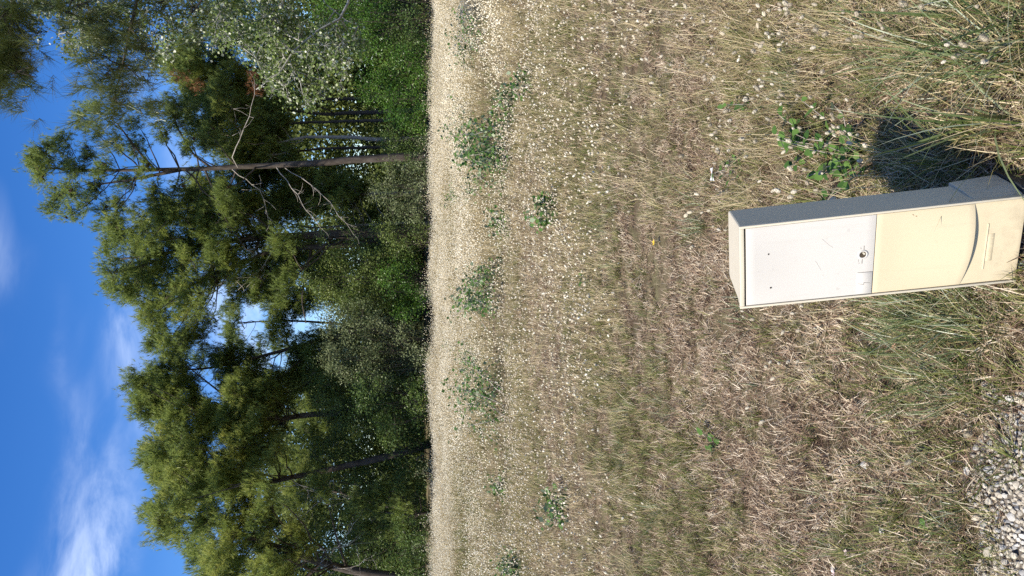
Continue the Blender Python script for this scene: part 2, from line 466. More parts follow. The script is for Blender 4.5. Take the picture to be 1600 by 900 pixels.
p = p[(g > .1) & ~in_gravel(p[:, 0] + .05, p[:, 1] + .05 + .08 * (rng.random(len(p)) < .3))]
scatter('short_green_grass', greens, p, rand_rots(len(p)), rng.uniform(.7, 1.35, len(p)) * np.clip(p[:, 1] / 9, 1, 2.0), 'short olive green grass patches between the dead litter', 'grass')
# hare's tail grass: thin near the camera and left, thick far out and to the right
p = np.concatenate([field_points(480, 1.6, 4.5), field_points(3600, 4.5, 10)])
dens = np.clip((p[:, 1] - 2.6) / 7.5, .08, 1) + .22 * (p[:, 0] > .35) * (p[:, 1] < 5) + .35 * smooth_noise(p[:, 0], p[:, 1], 1.3, 8)
p = p[(rng.random(len(p)) < dens) & ~in_gravel(p[:, 0], p[:, 1]) & ~((p[:, 1] < 2.0) & (p[:, 0] < .55))]
scatter('hares_tail_grass', hares + hares_mid, p, rand_rots(len(p)), rng.uniform(.65, 1.15, len(p)), 'pale hare tail seed heads on thin straw stalks scattered over the middle meadow', 'grass', np.where(rng.random(len(p)) > np.clip((p[:, 1] - 2.4) / 4, 0, 1), rng.integers(0, 8, len(p)), rng.integers(8, 14, len(p))))
p = field_points(19500, 9, 27.5)
dens = np.clip((p[:, 1] - 6) / 9, .25, 1) + .55 * smooth_noise(p[:, 0], p[:, 1] * .5, 1.1, 9)
dens *= np.where((p[:, 1] < 17.5 + .5 * np.sin(p[:, 0])) & (p[:, 0] < -1.2), .45, 1)
p = p[(rng.random(len(p)) < dens) & (p[:, 1] < 26.2 + 1.3 * smooth_noise(p[:, 0], p[:, 0] * .3, 1.8, 31))]
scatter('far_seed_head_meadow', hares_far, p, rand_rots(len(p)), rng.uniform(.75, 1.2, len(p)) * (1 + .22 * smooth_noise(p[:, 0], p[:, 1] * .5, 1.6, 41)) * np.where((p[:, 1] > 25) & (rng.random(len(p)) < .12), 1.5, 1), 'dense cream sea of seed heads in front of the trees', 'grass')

# coarse blue green grass near the box
def coarse_proto(i, lo, hi):
    mb, st = MB(), MB()
    for _ in range(15):
        a, r = U(0, 6.28), abs(random.gauss(0, .03))
        mb.blade((r * math.cos(a), r * math.sin(a), -.005), a + U(-.8, .8), U(lo, hi), U(.003, .0062), U(.1, .8), U(.0, .8), 5, random.random() ** 1.2)
    for _ in range(14):
        a, r = U(0, 6.28), abs(random.gauss(0, .05))
        st.blade((r * math.cos(a), r * math.sin(a), -.005), U(0, 6.28), U(lo * .6, hi * .7), U(.0018, .003), U(.3, 1.2), U(0, .9), 4, random.random())
    return proto('coarse_clump', [(mb, M['blue']), (st, M['straw'])])
coarse = [coarse_proto(i, .12, .34) for i in range(5)]
def tall_proto(i):
    mb, gr = MB(), MB()
    for _ in range(34):
        a, r = U(0, 6.28), U(0, .08)
        mb.blade((r * math.cos(a), r * math.sin(a), -.004), U(0, 6.28), U(.07, .25), U(.0012, .0026), U(.1, 1.2), U(.1, 1.0), 4, random.random())
    for _ in range(16):
        a, r = U(0, 6.28), U(0, .07)
        gr.blade((r * math.cos(a), r * math.sin(a), -.004), U(0, 6.28), U(.06, .2), U(.0016, .0034), U(.05, .8), U(.2, 1.2), 4, random.random())
    return proto('tall_clump', [(mb, M['straw']), (gr, M['green'])])
tall = [tall_proto(i) for i in range(6)]
p = field_points(2600, 1.3, 5.0)
dn = np.clip((p[:, 0] - .30 + .12 * (p[:, 1] - 1.7)) * 3, 0, 1) * np.clip((4.6 - p[:, 1]) / 1.5, 0, 1)
q_ = np.array([.47, 2.5]); p = p[(rng.random(len(p)) < dn * .75 * np.clip(np.hypot(p[:, 0] - q_[0], p[:, 1] - q_[1]) * 2.6 - .35, 0, 1)) & (p[:, 0] > .34)]
scatter('tall_dry_grass', tall, p, rand_rots(len(p), .12), rng.uniform(.6, 1.1, len(p)), 'tangle of taller straw and olive grass to the right of the box', 'grass')
cp = []
def spot(px, py):
    d = FWD + (450.0 - py) / F * np.array([1.0, 0, 0]) + (800.0 - px) / F * UPV
    t = CAM_H / -d[2]
    return np.array([d[0] * t, d[1] * t])
for (px, py, n, s, sc) in [(1570, 170, 11, .13, 1.15), (1500, 110, 6, .12, .95), (1590, 50, 9, .14, 1.1), (1430, 50, 5, .14, .85), (1440, 500, 14, .07, .62), (1500, 510, 14, .07, .65),
                           (1480, 600, 8, .07, .55), (1420, 530, 8, .06, .5), (1560, 470, 8, .05, .55), (1440, 690, 7, .1, .5), (1100, 330, 10, .12, .6), (960, 340, 8, .15, .6), (1050, 600, 6, .15, .5),
                           (1330, 800, 6, .12, .4), (1500, 780, 8, .08, .45), (1250, 100, 8, .12, .6), (960, 690, 8, .3, .6), (1010, 790, 8, .25, .55), (1180, 480, 8, .1, .5), (1590, 300, 8, .06, .8)]:
    c = spot(px, py)
    for _ in range(n):
        q = c + rng.normal(0, s, 2); cp.append((q[0], q[1], float(gz(q[0], q[1])), sc * U(.75, 1.25)))
cp = np.array(cp); cp = cp[~((cp[:, 0] > -.12) & (cp[:, 0] < .36) & (cp[:, 1] < 1.72 + .25 * (cp[:, 0] > .1)))]
scatter('coarse_blue_green_grass', coarse, cp[:, :3], rand_rots(len(cp), .1), cp[:, 3], 'long blue green grass blades in tufts around the utility box', 'grass')

# ------------------------------------------------------------------ trees
def inside(poly, x, y):
    c = False; j = len(poly) - 1
    for i in range(len(poly)):
        (xi, yi), (xj, yj) = poly[i], poly[j]
        if (yi > y) != (yj > y) and x < (xj - xi) * (y - yi) / (yj - yi) + xi: c = not c
        j = i
    return c
GAPS = [(337, 473, 8), (397, 490, 13), (493, 497, 11), (393, 528, 7), (437, 567, 10), (330, 590, 8), (337, 617, 9), (337, 697, 8), (383, 83, 5), (470, 505, 5)]
def fill(poly, n, r0, r1, gaps=GAPS, space=.62):
    xs, ys = [q[0] for q in poly], [q[1] for q in poly]; out = []
    for _ in range(n * 40):
        if len(out) >= n: break
        x, y, r = U(min(xs), max(xs)), U(min(ys), max(ys)), U(r0, r1)
        if not inside(poly, x, y): continue
        if any((x - a) ** 2 + (y - b) ** 2 < (g + r * .75) ** 2 for a, b, g in gaps): continue
        if any((x - a) ** 2 + (y - b) ** 2 < (space * min(r, q)) ** 2 for a, b, q in out): continue
        out.append((x, y, r))
    return out
def needles(centers, dirs, tints, n, length, width, spread=(.25, 1.25)):
    N = len(centers)
    c = np.repeat(centers, n, 0); d = np.repeat(norm(dirs), n, 0); t = np.repeat(tints, n)
    a, b = perp(d)
    ph = rng.random(N * n) * 6.283; th = rng.uniform(spread[0], spread[1], N * n)
    nd = d * np.cos(th)[:, None] + (a * np.cos(ph)[:, None] + b * np.sin(ph)[:, None]) * np.sin(th)[:, None]
    L_ = length * rng.uniform(.75, 1.15, N * n)
    base = c + d * (rng.uniform(-.45, .45, N * n) * length)[:, None]
    s, _ = perp(nd + rng.normal(0, .3, nd.shape))
    v = np.empty((N * n, 3, 3))
    v[:, 0] = base - s * width / 2; v[:, 1] = base + s * width / 2; v[:, 2] = base + nd * L_[:, None]
    return v.reshape(-1, 3), np.repeat(np.clip(t + rng.normal(0, .1, N * n), 0, 1), 3)
def leaf_cards(centers, tints, size, out_dir=None, up=.5, ratio=.62):
    N = len(centers)
    nrm = rng.normal(size=(N, 3)) + np.array([0, 0, up]) * 1.6
    if out_dir is not None: nrm += out_dir * .9
    a, b = perp(norm(nrm)); ph = rng.random(N) * 6.283
    u = a * np.cos(ph)[:, None] + b * np.sin(ph)[:, None]; w = np.cross(norm(nrm), u)
    s = size * rng.uniform(.6, 1.25, N)[:, None]
    v = np.empty((N, 4, 3))
    v[:, 0] = centers - u * s * .5; v[:, 3] = centers + w * s * ratio * .5 - u * s * .05; v[:, 2] = centers + u * s * .5; v[:, 1] = centers - w * s * ratio * .5 - u * s * .05
    return v.reshape(-1, 3), np.repeat(np.clip(tints, 0, 1), 4)
def clump_points(c, R, k, flat=.8):
    n = max(3, int(k))
    d = norm(rng.normal(size=(n, 3))); r = rng.random(n) ** .45
    off = d * (r * R)[:, None]; off[:, 2] *= flat
    return c + off, d

def branch_path(a, b, sag=.12, n=5):
    a, b = np.asarray(a, float), np.asarray(b, float); L_ = np.linalg.norm(b - a)
    t = np.linspace(0, 1, n)[:, None]
    p = a + (b - a) * t
    p[:, 2] += (-np.sin(t * math.pi) * sag * L_)[:, 0]
    p[1:-1] += rng.normal(0, .022 * L_, (n - 2, 3))
    return p
def on_path(path, z):
    """point of the trunk nearest the height z"""
    i = int(np.argmin(np.abs(path[:, 2] - z))); return path[i], i
def resample(pts, n):
    pts = np.asarray(pts, float); s = np.concatenate([[0], np.cumsum(np.linalg.norm(np.diff(pts, axis=0), axis=1))])
    t = np.linspace(0, s[-1], n)
    return np.stack([np.interp(t, s, pts[:, k]) for k in range(3)], -1)

def pine(label, group, Y, trunk, r0, r1, blobs, depth=1.0, mat='pine', bark='bark', tint=.5, dens=1.0, forks=(), dead=(), nlen=.16, nwid=.019, ntuft=12, twig=1.0, name='pine_tree', bare_from=None, ground_z=-.1, limb_every=2, brown=(), ncones=0, needle_n=12, limb_r=.4, hang=False):
    s = ppm(Y)
    tp = [W(a, b, Y + (c[0] if c else 0)) for a, b, *c in trunk]
    tp[0][2] = ground_z
    root = empty(name, tp[0]); o0 = tp[0].copy()
    path = resample(np.array(tp), 22)
    path[1:-1] += rng.normal(0, .012, (20, 3)) * np.array([1, 1, 0])
    rr = r0 + (r1 - r0) * np.linspace(0, 1, 22) ** .9; rr[0] *= 1.25
    mb = MB(); mb.tube(path - o0, rr, 9); mb.build('trunk', M[bark], root, True)
    limbs = []
    for fk in forks:
        fp = resample(np.array([W(a, b, Y + (c[0] if c else 0)) for a, b, *c in fk[0]]), 9)
        mb = MB(); mb.tube(fp - o0, np.linspace(fk[1], fk[2], 9), 7); mb.build('limb' if hang else 'trunk_fork', M[bark], root, True)
        if hang: limbs.append(fp[2:])
    for dk in dead:
        fp = resample(np.array([W(a, b, Y + (c[0] if c else 0)) for a, b, *c in dk[0]]), 9)
        fp[1:-1] += rng.normal(0, .04, (7, 3))
        mb = MB(); mb.tube(fp - o0, np.linspace(dk[1], dk[2], 9), 5)
        for q in range(3, 9):
            for _ in range(2):
                e = fp[q] + norm(rng.normal(size=3) + norm(fp[q] - fp[q - 1])) * U(.25, .7)
                mb.tube(branch_path(fp[q], e, .1, 4) - o0, np.linspace(dk[2], .006, 4), 3)
        mb.build('dead_branch', M[dk[3] if len(dk) > 3 else 'dead_wood'], root, True)
    C, D, T = [], [], []; tw = MB(); centers = []
    order = sorted(range(len(blobs)), key=lambda i: -blobs[i][0])
    for k, i in enumerate(order):
        x, y, r = blobs[i][:3]; dy = blobs[i][3] if len(blobs[i]) > 3 else float(np.clip(rng.normal(0, depth), -1.8 * depth, 1.8 * depth))
        c = W(x, y, Y + dy); R = r * s
        tj, ti = on_path(path, c[2] - (.25 + .35 * random.random()) * np.linalg.norm((c - path[-1])[:2]) - .15)
        if ti < 6: tj, ti = path[6], 6
        if (k % limb_every == 0 or not limbs) and not hang:
            bp = branch_path(tj, c, U(-.04, .12), 6); lb = MB()
            r_b = min(rr[ti] * limb_r, .014 + .011 * np.linalg.norm(c - tj))
            lb.tube(bp - o0, np.linspace(r_b, .009, 6), 5); lb.build('limb', M[bark], root, True); limbs.append(bp)
        else:
            allp = np.concatenate(limbs); j = int(np.argmin(np.linalg.norm(allp - c, axis=1) + .6 * np.maximum(0, allp[:, 2] - c[2])))
            tw.tube(branch_path(allp[j], c, U(-.05, .1), 5) - o0, np.linspace(.022, .008, 5) * twig, 4)
        tb = tint + random.gauss(0, .13)
        cc, dd = clump_points(c, R, dens * 50 * R * R + 4)
        for q in range(len(cc)):
            tw.tube(np.array([c + (cc[q] - c) * .1, (c + cc[q]) / 2 + rng.normal(0, .03, 3) - np.array([0, 0, .03]), cc[q]]) - o0, [.009 * twig, .007 * twig, .004 * twig], 3, cap=False)
        m_ = ntuft
        tc_ = np.repeat(cc, m_, 0) + rng.normal(0, 1, (len(cc) * m_, 3)) * np.array([.12, .12, .085]) * nlen / .15
        td = np.repeat(dd, m_, 0) * .75 + rng.normal(0, .4, (len(cc) * m_, 3)) + np.array([0, 0, .75])
        C.append(tc_); D.append(td); T.append(np.repeat(tb + rng.normal(0, .12, len(cc)), m_) + rng.normal(0, .08, len(tc_)))
        centers.append(cc)
    v, t = needles(np.concatenate(C), np.concatenate(D), np.clip(np.concatenate(T), 0, 1), needle_n, nlen, nwid)
    obj('crown', mesh_np('crown', v - o0, np.arange(len(v)).reshape(-1, 3), M[mat], t), root)
    tag(tw.build('twigs', M[bark], root), kind='stuff')
    for (x, y, r) in brown:
        c = W(x, y, Y - .6); cc, dd = clump_points(c, r * s, 6)
        v, t = needles(np.repeat(cc, 7, 0) + rng.normal(0, .1, (len(cc) * 7, 3)), np.repeat(dd, 7, 0), rng.random(len(cc) * 7), 11, .14, .012)
        tag(obj('dead_sprig', mesh_np('dead_sprig', v - o0, np.arange(len(v)).reshape(-1, 3), M['dead_needles'], t), root), 'sprig of dry red brown dead needles', kind='stuff')
        tw2 = np.concatenate([path]); 
    if ncones:
        cm = MB(); cm.ball(np.zeros(3), .045, (0, 0, 1), 1.5, 5, 7, .5, .15); cme = cm.mesh('cone', M['cone'], True)
        allc = np.concatenate(centers)
        for q in rng.choice(len(allc), ncones, False):
            e = obj('cone', cme, root, allc[q] - o0 + np.array([0, 0, -.05])); e.rotation_euler = (U(-1, 1), U(-1, 1), 0); e.scale = (U(.8, 1.2),) * 3
    tag(root, label, 'pine tree', group)
    return root
G_P = 'pines at the edge of the wood'
main_blobs = [(52, 258, 15), (68, 240, 15), (62, 275, 15), (95, 213, 16), (85, 225, 12), (90, 308, 17), (110, 296, 17), (80, 325, 12), (112, 335, 12), (135, 318, 16), (138, 240, 15), (128, 182, 17), (150, 168, 14),
              (118, 268, 17), (105, 245, 13), (150, 298, 17), (162, 330, 14), (180, 226, 15), (208, 188, 16), (215, 228, 18), (198, 285, 18), (238, 306, 19), (165, 262, 16), (250, 205, 17), (272, 180, 15), (292, 232, 18),
              (225, 262, 14), (190, 318, 18), (260, 330, 20), (300, 308, 17), (330, 212, 17), (318, 330, 18), (350, 300, 15), (280, 290, 15), (180, 345, 16), (75, 258, 14), (58, 246, 12), (150, 205, 13), (240, 170, 13)]
pine('tall pine with a bare brown trunk and an open cone-hung top', G_P, 27.0, [(672, 242), (583, 247), (483, 255), (400, 259), (283, 265), (240, 265), (153, 267), (60, 262)], .17, .025, main_blobs, .9, tint=.42, dens=1.35, limb_every=1, ncones=70, ntuft=10,
     forks=[([(283, 265), (250, 272), (200, 282), (140, 290)], .07, .02), ([(240, 263), (215, 235), (185, 195), (160, 176)], .05, .015), ([(330, 262), (300, 240), (280, 205), (262, 160)], .045, .014)],
     dead=[([(372, 262, -.3), (362, 240, -.5), (380, 205, -.8), (392, 165, -1), (398, 130, -1.1)], .02, .008), ([(430, 258), (463, 305, -.5), (500, 355, -1)], .017, .007), ([(440, 258, .2), (500, 300, -.4), (553, 367, -.9)], .017, .007),
           ([(360, 262), (410, 300, -.2), (420, 350, -.4)], .016, .007), ([(320, 264), (345, 330, -.3), (385, 390, -.5)], .035, .01, 'bark'), ([(290, 266), (330, 310), (370, 340)], .035, .01, 'bark')],
     brown=[(285, 118, 12), (398, 122, 10), (400, 140, 6), (310, 135, 6)])
pine('broad dense pine with a forked double trunk wrapped in ivy', G_P, 28.6, [(672, 362), (605, 363), (540, 366), (470, 368), (400, 372), (330, 380), (240, 400), (185, 405)], .24, .03,
     fill([(160, 372), (170, 445), (215, 488), (240, 545), (300, 545), (325, 520), (320, 470), (420, 470), (470, 440), (470, 400), (440, 345), (400, 310), (330, 300), (262, 310), (232, 330), (200, 345), (168, 352)], 150, 13, 24), 1.5, tint=.5,
     forks=[([(606, 372), (560, 382), (500, 386), (430, 388), (360, 420), (290, 450), (230, 480)], .13, .03), ([(487, 384), (478, 430), (471, 467), (478, 505)], .05, .02)], dead=[([(430, 388, -.3), (400, 430, -.8), (350, 440, -1)], .025, .01)])
pine('slim pine leaning left with a thin slanting trunk against the sky', G_P, 30.5, [(672, 480), (600, 500), (540, 522), (470, 540), (407, 557), (330, 575), (250, 580)], .13, .025,
     fill([(255, 545), (262, 600), (330, 640), (400, 640), (470, 615), (530, 570), (540, 530), (500, 515), (450, 535), (405, 560), (350, 540), (310, 560)], 66, 13, 22), 1.2, tint=.45)
pine('pine with tufted spreading crown, left of the slanting slim pine', G_P, 28.8, [(672, 615), (600, 625), (520, 645), (420, 655), (357, 662), (290, 640), (230, 610)], .17, .03,
     fill([(210, 572), (208, 600), (218, 640), (242, 668), (300, 692), (400, 685), (445, 660), (440, 600), (400, 585), (350, 600), (330, 625), (270, 600), (240, 590)], 85, 13, 23), 1.4, tint=.58,
     forks=[([(400, 655), (340, 610), (290, 570)], .05, .02)])
pine('yellow green pine on a bare curving trunk over dark shade', G_P, 27.6, [(672, 690), (600, 715), (540, 728), (480, 742), (410, 755), (340, 745), (240, 715)], .16, .03,
     fill([(228, 690), (224, 725), (250, 758), (330, 775), (400, 750), (430, 715), (440, 690), (400, 680), (330, 690), (270, 680)], 70, 13, 23), 1.4, tint=.66, dead=[([(455, 748, -.2), (490, 770, -.5), (520, 790, -.8)], .02, .008)])
pine('bushy round pine with drooping dead twigs underneath, farthest left', G_P, 26.8, [(676, 905), (600, 900), (500, 880), (420, 850), (340, 820), (250, 800)], .2, .03,
     fill([(240, 770), (235, 805), (252, 840), (295, 852), (315, 900), (330, 980), (470, 980), (450, 900), (470, 850), (420, 830), (430, 760), (400, 740), (330, 745), (270, 750)], 95, 14, 26) + [(497, 750, 12, -1.2), (510, 768, 13, -1.3), (463, 820, 13, -1.2), (480, 858, 13, -1.2), (470, 840, 10, -1.2)], 1.7, tint=.62,
     dead=[([(430, 830, -.6), (480, 800, -1), (520, 770, -1.3)], .013, .005), ([(470, 850, -.6), (510, 860, -1.1), (555, 850, -1.4)], .013, .005), ([(500, 880, -.3), (530, 850, -1), (560, 810, -1.3)], .013, .005), ([(500, 880, -.3), (540, 890, -1), (580, 870, -1.3)], .013, .005), ([(440, 760, -.5), (500, 765, -1), (545, 780, -1.2)], .013, .005)])
pine('low dull green bough pine in the shade, far left', 'low growth under the pines', 25.9, [(678, 800), (640, 805), (600, 800), (570, 795)], .07, .02, [(560, 785, 20), (590, 788, 24), (575, 825, 22), (603, 762, 18), (610, 815, 20), (548, 808, 14), (628, 790, 20), (632, 830, 18), (640, 760, 16)], .6, tint=.32, dens=1.1, name='young_pine_tree')
# thin pines behind
for k, (lab, Y, tr, r0, bark, poly, n) in enumerate([
    ('thin pale forked pine trunk just right of the tall brown one', 29.5, [(672, 214), (610, 218), (530, 214), (470, 215), (420, 228), (330, 205), (290, 190)], .1, 'bark_pale', [(255, 165), (300, 150), (400, 165), (440, 180), (450, 240), (430, 245), (360, 250), (300, 215)], 46),
    ('dark thin pine trunk close beside the tall brown one', 31, [(672, 226), (590, 230), (500, 232), (430, 240), (360, 250)], .09, 'bark', [(330, 225), (400, 200), (455, 225), (460, 290), (380, 270)], 30),
    ('straight dark pine trunk, second from the poplar branches', 30.5, [(672, 185), (600, 188), (500, 191), (420, 192), (320, 140)], .085, 'bark', [(250, 100), (280, 90), (380, 130), (440, 160), (450, 200), (400, 205), (310, 165)], 46),
    ('mossy pine trunk nearest to the hanging poplar branches', 32, [(672, 172), (600, 175), (500, 178), (400, 165), (330, 110)], .12, 'bark', [(265, 60), (330, 40), (420, 60), (450, 120), (470, 160), (400, 150), (300, 110)], 46),
    ('pine trunk half hidden behind the hanging poplar leaves', 33, [(672, 150), (600, 153), (500, 155), (430, 155), (340, 70)], .1, 'bark', [(300, 10), (420, -20), (480, 60), (500, 130), (440, 130), (340, 60)], 34),
    ('thin grey pine trunk left of the tall brown one', 31.5, [(672, 300), (600, 302), (500, 305), (430, 310), (330, 320)], .08, 'bark_pale', [(300, 270), (300, 350), (420, 345), (480, 320), (560, 300), (480, 270), (400, 255)], 50),
    ('short pale pine trunk beside the ivy-wrapped double trunk', 30.5, [(672, 348), (600, 350), (530, 353), (480, 356), (420, 340)], .07, 'bark_pale', [(400, 330), (480, 325), (560, 320), (575, 290), (520, 275), (440, 300), (420, 330)], 34),
    ('dim pine between the ivy double trunk and the sky gap', 33.5, [(672, 450), (600, 450), (520, 450), (420, 445)], .1, 'bark', [(400, 400), (400, 470), (440, 480), (520, 470), (540, 400), (480, 380)], 34),
    ('dim open pine whose twigs cross the sky gap', 35, [(672, 520), (600, 515), (520, 505), (440, 500), (370, 505)], .1, 'bark', [(355, 470), (350, 540), (420, 560), (470, 530), (530, 500), (520, 470), (430, 465)], 20),
    ('dim pine filling the gap behind the slim slanting pine', 34, [(672, 560), (600, 565), (520, 570), (440, 600)], .1, 'bark', [(430, 590), (450, 650), (520, 660), (560, 600), (550, 520), (510, 520), (500, 545)], 40),
    ('dim pine behind the bare curving trunk', 33, [(672, 800), (600, 790), (500, 760), (400, 770)], .11, 'bark', [(390, 740), (420, 800), (500, 790), (520, 700), (470, 660), (430, 690)], 16)]):
    pine(lab, 'thin pines standing behind', Y, tr, r0, .02, fill(poly, n, 14, 24), 1.2, tint=.42 + .05 * (k % 3), bark=bark, dens=.9, limb_every=2)

# leafy shrubs along the wood edge
def shrub(name, label, Y, poly, n, r0, r1, mat, size=.055, depth=.8, dens=300, tint=.5, cat='shrub', group='shrubs along the wood edge', gaps=(), stems=4, up=.5):
    s = ppm(Y); bl = fill(poly, n, r0, r1, gaps) if not (len(poly[0]) == 3) else poly
    bx = float(np.mean([b[1] for b in bl])); o0 = W(676, bx, Y); o0[2] = 0
    root = empty(name, o0); V, T = [], []; st = MB()
    for x, y, r in bl:
        c = W(x, y, Y + float(np.clip(rng.normal(0, depth), -1.5 * depth, 1.5 * depth))); R = r * s
        tb = tint + random.gauss(0, .14)
        cc, dd = clump_points(c, R, 8 + 22 * R * R, .85)
        m_ = max(6, int(dens * R * R / len(cc)))
        lc = np.repeat(cc, m_, 0) + rng.normal(0, .085 + .06 * R, (len(cc) * m_, 3))
        v, t = leaf_cards(lc, np.repeat(tb + rng.normal(0, .15, len(cc)), m_) + rng.normal(0, .1, len(lc)), size, np.repeat(dd, m_, 0), up)
        V.append(v); T.append(t)
        b = o0 + np.array([U(-.4, .4), U(-.3, .3), -.05])
        st.tube(branch_path(b, c, .02, 5) - o0, np.linspace(.014, .005, 5), 4)
        for q in cc[::2]: st.tube(np.array([c, (c + q) / 2 + rng.normal(0, .02, 3), q]) - o0, [.007, .005, .003], 3, cap=False)
    v = np.concatenate(V)
    obj('foliage', mesh_np('foliage', v - o0, np.arange(len(v)).reshape(-1, 4), M[mat], np.concatenate(T)), root)
    tag(st.build('stems', M['bark'], root), kind='stuff')
    return tag(root, label, cat, group)
SH = [('bright_shrub', 'fresh green feathery shrub hanging below the poplar, right edge', 26.0, [(470, -40), (560, -40), (600, 20), (590, 100), (530, 90), (490, 30)], 26, 16, 26, 'leaf_bright', .05),
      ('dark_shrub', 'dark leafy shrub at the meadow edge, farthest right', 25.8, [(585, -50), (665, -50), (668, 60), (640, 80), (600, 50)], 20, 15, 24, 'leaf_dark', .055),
      ('bright_shrub', 'fresh green shrub at the meadow edge beside the farthest right one', 25.9, [(600, 60), (660, 55), (666, 130), (630, 140), (605, 110)], 16, 12, 20, 'leaf_bright', .05),
      ('bright_shrub', 'tall fresh green shrub in front of the mossy trunks', 26.6, [(560, 118), (590, 105), (640, 140), (664, 140), (664, 205), (625, 200), (600, 165), (565, 150)], 22, 13, 22, 'leaf_bright', .05),
      ('dark_shrub', 'dark shrub at the foot of the tall brown pine', 27.8, [(600, 200), (664, 200), (664, 262), (600, 262)], 14, 13, 20, 'leaf_dark', .05),
      ('grey_shrub', 'grey green shrub left of the tall brown pine foot', 26.4, [(582, 275), (605, 255), (664, 258), (666, 345), (615, 345), (585, 310)], 24, 12, 20, 'leaf_grey', .05),
      ('olive_shrub', 'yellowish shrub at the foot of the ivy double trunk', 26.7, [(590, 348), (662, 340), (655, 400), (600, 395)], 14, 12, 18, 'leaf', .05),
      ('olive_shrub', 'tall olive green shrub left of the ivy double trunk', 28.2, [(480, 400), (540, 390), (620, 395), (640, 440), (600, 480), (520, 480), (470, 440)], 40, 14, 25, 'leaf', .055),
      ('bright_shrub', 'low fresh green shrub under the tall olive one', 26.8, [(600, 410), (652, 410), (662, 500), (610, 490)], 18, 12, 19, 'leaf_bright', .05),
      ('grey_shrub', 'large rounded grey green shrub at the middle of the wood edge', 26.9, [(505, 500), (545, 485), (610, 495), (664, 510), (664, 600), (590, 605), (530, 590), (500, 545)], 44, 15, 25, 'leaf_grey', .055),
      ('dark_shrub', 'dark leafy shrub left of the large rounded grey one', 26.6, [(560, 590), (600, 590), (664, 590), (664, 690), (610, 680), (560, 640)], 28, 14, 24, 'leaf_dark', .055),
      ('olive_shrub', 'olive shrub climbing behind the dark left shrub', 28.6, [(480, 580), (560, 590), (600, 640), (570, 690), (500, 650)], 28, 15, 25, 'leaf', .055),
      ('dark_shrub', 'shrub coloured dark for the deep shade under the curving trunk', 26.8, [(605, 690), (664, 680), (667, 780), (620, 770)], 16, 14, 22, 'leaf_dark', .05),  # dark leaf colour paints in the shade of the overhanging crown
      ('dark_shrub', 'shrub coloured dark for deep shade, farthest left', 26.2, [(625, 800), (667, 790), (668, 960), (620, 960)], 22, 14, 22, 'leaf_dark', .05),  # shade under the crown is put into the leaf colour
      ('dark_shrub', 'tall shrub coloured dark for the shade left of the curving trunk', 28.4, [(490, 690), (560, 700), (640, 760), (640, 900), (540, 930), (490, 860), (480, 760)], 46, 16, 26, 'leaf_dark', .05),  # dark leaves stand for the shaded interior here
      ('ivy', 'dark ivy climbing the lower part of the double trunk', 28.2, [(440, 360), (440, 385), (600, 385), (600, 352), (520, 355)], 16, 8, 12, 'leaf_dark', .05)]
for a in SH: shrub(a[0], a[1], a[2], a[3], int(a[4] * 1.3), a[5], a[6], a[7], a[8] * 1.3, dens=1900)
# far wood that reads as one mass
V, T = [], []
for y0 in np.linspace(-150, 1050, 120):
    top = 535 if 440 < y0 < 585 else (415 if (y0 < 330 or y0 > 640) else 475)
    for k in range(6 if top > 450 else 8):
        x, Y = U(top, 668), U(36, 46)
        c = W(x, y0 + U(-8, 8), Y); R = U(.7, 1.5)
        cc, dd = clump_points(c, R, 26)
        lc = np.repeat(cc, 8, 0) + rng.normal(0, .24, (len(cc) * 8, 3))
        v, t = leaf_cards(lc, np.repeat(U(.1, .8) + rng.normal(0, .15, len(cc)), 8), .23); V.append(v); T.append(t)
for y0 in np.linspace(-400, 1300, 120):
    for k in range(2):
        c = W(U(585, 660), y0 + U(-8, 8), U(60, 72)); cc, dd = clump_points(c, U(1.2, 2.2), 26)
        lc = np.repeat(cc, 4, 0) + rng.normal(0, .4, (len(cc) * 4, 3))
        v, t = leaf_cards(lc, np.repeat(U(.1, .7) + rng.normal(0, .15, len(cc)), 4), .62); V.append(v); T.append(t)
v = np.concatenate(V)
tag(obj('far_wood', mesh_np('far_wood', v, np.arange(len(v)).reshape(-1, 4), M['far'], np.concatenate(T))), 'dim green undergrowth deep inside the wood behind the pines', 'wood', None, 'stuff')

